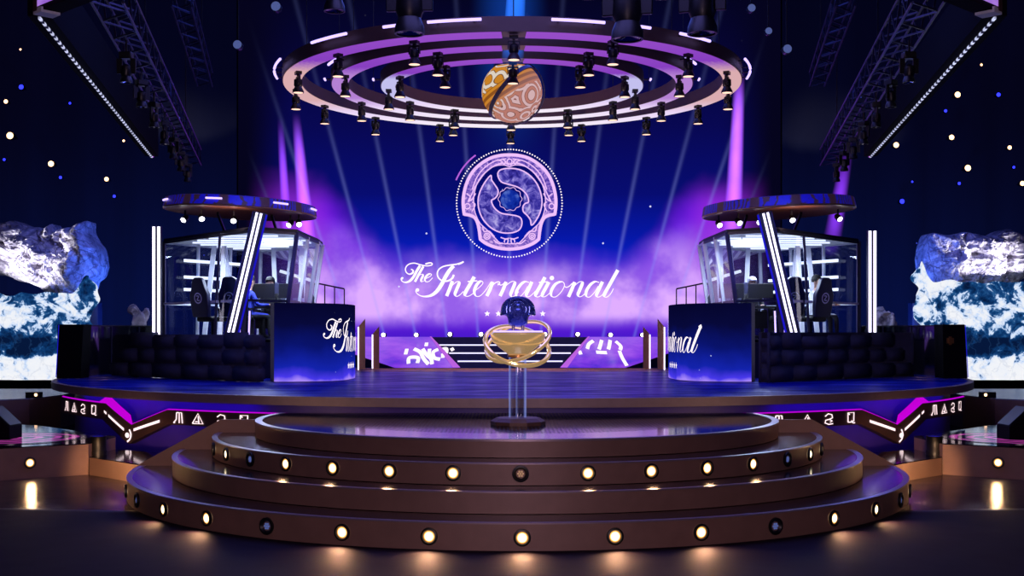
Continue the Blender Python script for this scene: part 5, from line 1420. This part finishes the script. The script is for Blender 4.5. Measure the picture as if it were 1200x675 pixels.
for s in (-1, 1):
    w = 'left' if s < 0 else 'right'
    inx = UX(114, 44) if s < 0 else UX(1070, 44); outx = s*21.5
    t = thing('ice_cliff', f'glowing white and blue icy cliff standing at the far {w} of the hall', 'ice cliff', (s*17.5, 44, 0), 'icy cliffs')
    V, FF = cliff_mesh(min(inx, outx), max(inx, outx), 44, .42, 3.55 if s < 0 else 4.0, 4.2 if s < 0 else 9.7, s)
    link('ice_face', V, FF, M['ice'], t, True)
    mb = MB(); mb.box(((inx+outx)/2, 44.3, .21), (abs(outx-inx)+.1, 1.4, .42)); obj('plinth', mb, M['blackmatte'], t, smooth=False)
    mb = MB(); mb.box(((inx+outx)/2, 44.6, 1.85), (abs(outx-inx)-.2, .5, 2.8)); obj('backing', mb, M['navy'], t, smooth=False)
    TP = [(-40,262),(0,262),(12,257),(30,266),(50,267),(55,261),(60,268),(80,266),(96,257),(101,270),(110,285),(116,308)] if s < 0 else [(1086,300),(1090,284),(1096,272),(1106,270),(1120,275),(1140,270),(1160,274),(1185,267),(1200,275),(1240,268)]
    BP = [(-40,318),(0,322),(30,330),(50,340),(70,350),(85,349),(100,337),(110,322),(116,312)] if s < 0 else [(1086,304),(1092,326),(1104,348),(1120,351),(1150,345),(1180,336),(1200,327),(1240,318)]
    V, FF = crag_mesh(TP, BP, 45.5, 2.3 if s < 0 else 6.1)
    tag(link('overhanging_rock', V, FF, M['rock'], None, False), f'large pale craggy rock lit white above the {w} icy cliff', 'rock', 'craggy rocks over the cliffs')
    mb = MB(); mb.box((s*18.3, 46.45, 1.72), (3.6, .55, 3.44)); tag(obj('rock_support', mb, M['blackmatte'], smooth=False), f'dark support block behind the {w} icy cliff under the craggy rock', 'support')
    # little set rocks next to the light posts
    px_ = 164 if s < 0 else 1036
    V, FF = rock_mesh(UX(px_, 30.5), 30.5, UZ(378, 30.5), .3, .3, .42, 5+s, .25, 4, 2.)
    tag(link('set_rock', V, FF, M['rock'], None, True), f'small crumpled pale rock behind the {w} stone rampart', 'rock')
    mb = MB(); mb.box((UX(px_, 30.5), 30.5, (1.173+UZ(378, 30.5)-.42)/2), (.5, .5, UZ(378, 30.5)-.3-1.173)); tag(obj('rock_plinth', mb, M['navy'], smooth=False), f'dark block carrying the small rock behind the {w} rampart', 'plinth')

# ------------------------------------------------------------------ low side platforms
for s in (-1, 1):
    w = 'left' if s < 0 else 'right'
    g = lambda L: [(x if s < 0 else -x, y) for x, y in L]
    big = g([(-12.5, 15.8), (-9.5, 16.55), (-7.5, 17.35), (-6.98, 17.75), (-6.47, 18.1), (-6.45, 19.3), (-8.6, 21.6), (-12.5, 23.5)])
    t = thing('side_platform', f'low bronze side platform with a glowing pink swirl on top at the {w} of the steps', 'platform', (s*9, 18.5, 0), 'low side platforms')
    mb = MB(); mb.prism(big, .001, .462); obj('body', mb, M['bronze'], t, smooth=False)
    mb = MB(); mb.prism(big, .462, .476); obj('top_surface', mb, M['blackgloss'], t, smooth=False)
    mb = MB(); c = (s*7.95, 18.9); mb.lathe([(1.12, .477), (1.12, .482), (.001, .483)], 48, c=(0, 0, 0), caps=False)
    o = obj('swirl_disc', mb, M['pinkswirl'], t, local=True); o.location = (c[0]-s*9, c[1]-18.5, 0)  # flat disc with an emissive pink ring pattern
    low = g([(-6.44, 18.05), (-5.95, 17.6), (-5.4, 17.05), (-4.2, 17.05), (-4.2, 17.9), (-6.44, 19.2)])
    t = thing('low_block', f'lower bronze block linking the {w} side platform to the round steps', 'platform', (s*5.5, 18, 0), 'low linking blocks')
    mb = MB(); mb.prism(low, .001, .262); obj('body', mb, M['bronze'], t, smooth=False)
    mb = MB(); mb.prism(low, .262, .276); obj('top_surface', mb, M['blackgloss'], t, smooth=False)
    # amber light in the platform front
    px_ = 41 if s < 0 else 1166
    p0 = Vector((*big[2], 0)); p1 = Vector((*big[3], 0))
    q = U(px_, 543 if s < 0 else 547, 17.4 if s < 0 else 17.5)
    d_ = (p1-p0).normalized(); nr = Vector((d_.y, -d_.x, 0)); nr = nr if nr.y < 0 else -nr
    u = (Vector((q.x, q.y, 0))-p0).dot(d_); base = p0+d_*u
    o = copy_tree(protos['lit'][0]); o.location = (base.x, base.y, .235); o.rotation_euler = (0, 0, math.atan2(nr.x, -nr.y))
    tag(o, f'single glowing warm light in the front of the {w} side platform', 'light', 'lights in the side platforms')
    pos = base+nr*.08+Vector((0, 0, .235)); lamp('platform_lamp', 'SPOT', pos, 14, (1, .6, .28), target=pos+nr*.35-Vector((0, 0, .2)), spot_size=2.6, spot_blend=.9, shadow_soft_size=.04)
    # warm wash on the low block
    lamp('block_lamp', 'SPOT', (s*5.6, 15.7, .4), 420, (1., .55, .25), target=(s*5.9, 17.6, .15), spot_size=.7, spot_blend=.8, shadow_soft_size=.1)
    # black floor uplight
    p = U(115 if s < 0 else 1095, 500, 18.35)
    t = thing('floor_uplight', f'black can floor lamp on the low block at the {w}', 'lamp', (p.x, p.y, .2765), 'black floor lamps')
    mb = MB(); mb.lathe([(.13, 0), (.135, .05), (.12, .08), (.12, .27), (.13, .29), (.11, .29)], 20, c=(p.x, p.y, .2765), caps=False); obj('can', mb, M['black'], t)
    mb = MB(); mb.lathe([(.115, .28), (.001, .285)], 20, c=(p.x, p.y, .2765), caps=False); obj('lens', mb, M['led_blue'], t)
    # wedge monitor speaker on the platform edge
    p = U(-2 if s < 0 else 1196, 500, 18.9)
    t = thing('wedge_speaker', f'black wedge speaker at the outer end of the {w} side platform', 'speaker', (p.x, p.y, .4765))
    mb = MB(); P = [(-.3, 0), (.28, 0), (.28, .2), (-.05, .5), (-.3, .42)]
    mb.add([(p.x+a*-s, p.y-.25, .478+z) for a, z in P]+[(p.x+a*-s, p.y+.25, .478+z) for a, z in P], [(0,1,2,3,4), (9,8,7,6,5)]+[(i, (i+1) % 5, 5+(i+1) % 5, 5+i) for i in range(5)]); obj('cabinet', mb, M['blackmatte'], t, smooth=False, bevel=.015)
    mb = MB(); a_, b_ = Vector((p.x-.27*s, p.y, .478+.22)), Vector((p.x+.03*s, p.y, .478+.5)); 
    mb.add([(a_.x, p.y-.22, a_.z), (b_.x, p.y-.22, b_.z), (b_.x, p.y+.22, b_.z), (a_.x, p.y+.22, a_.z)], [(0,1,2,3)]); o = obj('grille', mb, M['black'], t, smooth=False); o.location = (-s*.008, 0, .008)
    # farther low runway beyond the stage end
    rr = g([(-16, 23.6), (-12.2, 24.2), (-11.3, 24.6), (-10.35, 25.6), (-10.2, 27), (-10.5, 30), (-16, 30)])
    t = thing('far_runway', f'far low runway with a pale shining top beyond the {w} end of the stage', 'platform', (s*12, 26, 0), 'far low runways')
    mb = MB(); mb.prism(rr, .001, .72); obj('body', mb, M['bronze'], t, smooth=False)
    mb = MB(); mb.prism(rr, .72, .745); obj('top_surface', mb, pbr('pale_gloss_'+w, '8890a0', .18, .2), t, smooth=False)
    p = U(40 if s < 0 else 1157, 466, 25.9)
    t = thing('small_floor_box', f'small black box with a warm lamp on the {w} far runway edge', 'box', (p.x, p.y, .746))
    mb = MB(); mb.box((p.x, p.y, .746+.06), (.3, .22, .12)); obj('case', mb, M['black'], t, smooth=False, bevel=.01)
    mb = MB(); mb.lathe([(.035, 0), (.001, .015)], 12, c=(p.x, p.y, 0), axis='Y', caps=False); mb.v = [Vector((v.x+.08*-s, p.y-.112-(v.y-p.y), v.z+.81)) for v in mb.v]; obj('lens', mb, M['amber'], t)

# ------------------------------------------------------------------ light shafts, glow put into transparent cones
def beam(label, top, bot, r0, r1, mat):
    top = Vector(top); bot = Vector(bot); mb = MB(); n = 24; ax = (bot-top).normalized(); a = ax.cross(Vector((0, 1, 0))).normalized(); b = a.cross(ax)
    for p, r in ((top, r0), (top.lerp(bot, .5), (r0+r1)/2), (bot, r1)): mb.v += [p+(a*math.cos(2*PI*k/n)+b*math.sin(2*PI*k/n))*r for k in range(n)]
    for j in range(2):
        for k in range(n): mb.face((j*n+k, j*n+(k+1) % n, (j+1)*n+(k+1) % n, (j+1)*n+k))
    o = obj('light_shaft_cone', mb, mat); tag(o, label, 'haze', None, 'stuff'); o.visible_shadow = True  # light shaft drawn as a self-glowing cone, no smoke volume
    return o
d = 33.
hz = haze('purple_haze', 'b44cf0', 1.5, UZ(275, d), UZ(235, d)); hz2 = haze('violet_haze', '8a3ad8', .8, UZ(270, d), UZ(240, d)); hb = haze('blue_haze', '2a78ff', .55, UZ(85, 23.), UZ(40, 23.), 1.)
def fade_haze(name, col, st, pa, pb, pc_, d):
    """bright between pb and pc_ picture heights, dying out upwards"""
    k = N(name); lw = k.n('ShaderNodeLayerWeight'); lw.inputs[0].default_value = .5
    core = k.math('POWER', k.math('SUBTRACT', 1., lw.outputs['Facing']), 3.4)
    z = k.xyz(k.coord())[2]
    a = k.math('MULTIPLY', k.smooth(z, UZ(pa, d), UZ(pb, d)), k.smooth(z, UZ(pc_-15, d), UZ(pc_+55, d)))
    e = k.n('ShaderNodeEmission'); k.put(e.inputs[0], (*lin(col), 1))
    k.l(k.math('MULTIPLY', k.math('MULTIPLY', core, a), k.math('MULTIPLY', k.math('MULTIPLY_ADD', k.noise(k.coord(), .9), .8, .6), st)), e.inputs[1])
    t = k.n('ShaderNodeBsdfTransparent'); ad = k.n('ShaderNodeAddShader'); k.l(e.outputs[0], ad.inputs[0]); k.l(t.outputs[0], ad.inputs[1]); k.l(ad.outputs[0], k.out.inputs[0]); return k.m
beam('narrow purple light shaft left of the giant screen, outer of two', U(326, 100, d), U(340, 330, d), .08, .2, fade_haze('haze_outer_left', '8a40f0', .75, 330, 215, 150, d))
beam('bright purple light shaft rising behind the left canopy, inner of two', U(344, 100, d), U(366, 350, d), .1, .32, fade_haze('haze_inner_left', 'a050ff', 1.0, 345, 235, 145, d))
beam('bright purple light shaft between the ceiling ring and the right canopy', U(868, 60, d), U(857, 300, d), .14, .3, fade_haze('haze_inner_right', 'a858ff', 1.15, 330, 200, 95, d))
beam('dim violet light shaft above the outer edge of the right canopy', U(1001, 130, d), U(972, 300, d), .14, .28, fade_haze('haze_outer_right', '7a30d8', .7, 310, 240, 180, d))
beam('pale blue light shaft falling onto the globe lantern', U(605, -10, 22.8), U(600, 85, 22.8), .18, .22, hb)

# ------------------------------------------------------------------ lights
BL = (.12, .2, 1.)
lamp('stage_blue', 'AREA', (0, 27, 12.5), 1000, (.10, .16, 1.), size=10, target=(0, 26, 0))
lamp('steps_blue', 'AREA', (0, 17, 9.), 480, (.28, .25, 1.), size=6, target=(0, 16.5, 0))
lamp('front_warm', 'AREA', (0, -3, 3.0), 560, (1., .66, .84), size=4, target=(0, 14, .8))
lamp('side_warm_left', 'SPOT', (-9, 12, 1.5), 320, (1., .58, .34), target=(-5, 15.5, .5), spot_size=.6, spot_blend=.8, shadow_soft_size=.3)
lamp('side_warm_right', 'SPOT', (9, 12, 1.5), 320, (1., .58, .34), target=(5, 15.5, .5), spot_size=.6, spot_blend=.8, shadow_soft_size=.3)
lamp('floor_violet', 'AREA', (0, 9, 8), 45, (.45, .25, 1.), size=8, target=(0, 10, 0))
lamp('trophy_key', 'SPOT', (1.5, 9.5, 7.), 420, (1., .85, .72), target=(0, 15.7, 1.9), spot_size=.16, spot_blend=.6, shadow_soft_size=.15)
lamp('shield_blue', 'SPOT', (-2.5, 10., 3.2), 120, (.35, .45, 1.), target=(0, 15.7, 2.25), spot_size=.14, spot_blend=.5, shadow_soft_size=.3)
lamp('ring_fill', 'AREA', (0, 24, 4.6), 260, (.8, .5, .45), size=3, target=(0, 26.5, 8))
for s in (-1, 1):
    lamp('rock_key', 'SPOT', (s*19.5, 39.5, 2.6), 7000, (.9, .9, 1.), target=(s*17.9, 45, 4.9), spot_size=.5, spot_blend=.7, shadow_soft_size=.2)
    lamp('rock_blue', 'SPOT', (s*13.0, 42, 8.5), 600, (.1, .16, 1.), target=(s*16.5, 46, 5.), spot_size=1.0, spot_blend=.8, shadow_soft_size=.3)
    lamp('truss_blue', 'POINT', (s*5.5, 23.5, 4.9), 25, (.2, .3, 1.), shadow_soft_size=.2)
    lamp('truss_blue_far', 'POINT', (s*8.3, 19, 7.8), 30, (.08, .12, 1.), shadow_soft_size=.2)
    lamp('rampart_blue', 'POINT', (s*6.6, 22.3, 3.4), 60, (.12, .16, 1.), shadow_soft_size=.3)
    lamp('drape_blue', 'AREA', (s*13, 44, 1.5), 850, (.05, .16, 1.), size=4, target=(s*12, 54, 5))
    lamp('pillar_blue', 'POINT', (s*5.2, 24.2, 3.4), 22, (.2, .15, 1.), shadow_soft_size=.2)
    lamp('canopy_warm', 'AREA', (s*6.0, 25.2, 4.52), 5, (1., .6, .42), size=.8, target=(s*6.0, 26.2, 6))

w = bpy.data.worlds.new('world'); SC.world = w; w.use_nodes = True
w.node_tree.nodes['Background'].inputs[0].default_value = (.003, .003, .02, 1); w.node_tree.nodes['Background'].inputs[1].default_value = .5

cd = bpy.data.cameras.new('camera'); cam = bpy.data.objects.new('camera', cd); COL.objects.link(cam); SC.camera = cam
cam.location = (CAMX, 0, CAMZ); cam.rotation_euler = (PI/2, 0, 0)
cd.sensor_width = 36; cd.lens = F/1200*36; cd.shift_x = 10/1200; cd.shift_y = (PY0-337.5)/1200; cd.clip_end = 200
SC.view_settings.view_transform = 'Standard'; SC.view_settings.look = 'None'; SC.view_settings.exposure = 0
SC.cycles.max_bounces = 6; SC.cycles.transparent_max_bounces = 24; SC.cycles.sample_clamp_indirect = 4.
SC.cycles.use_denoising = True
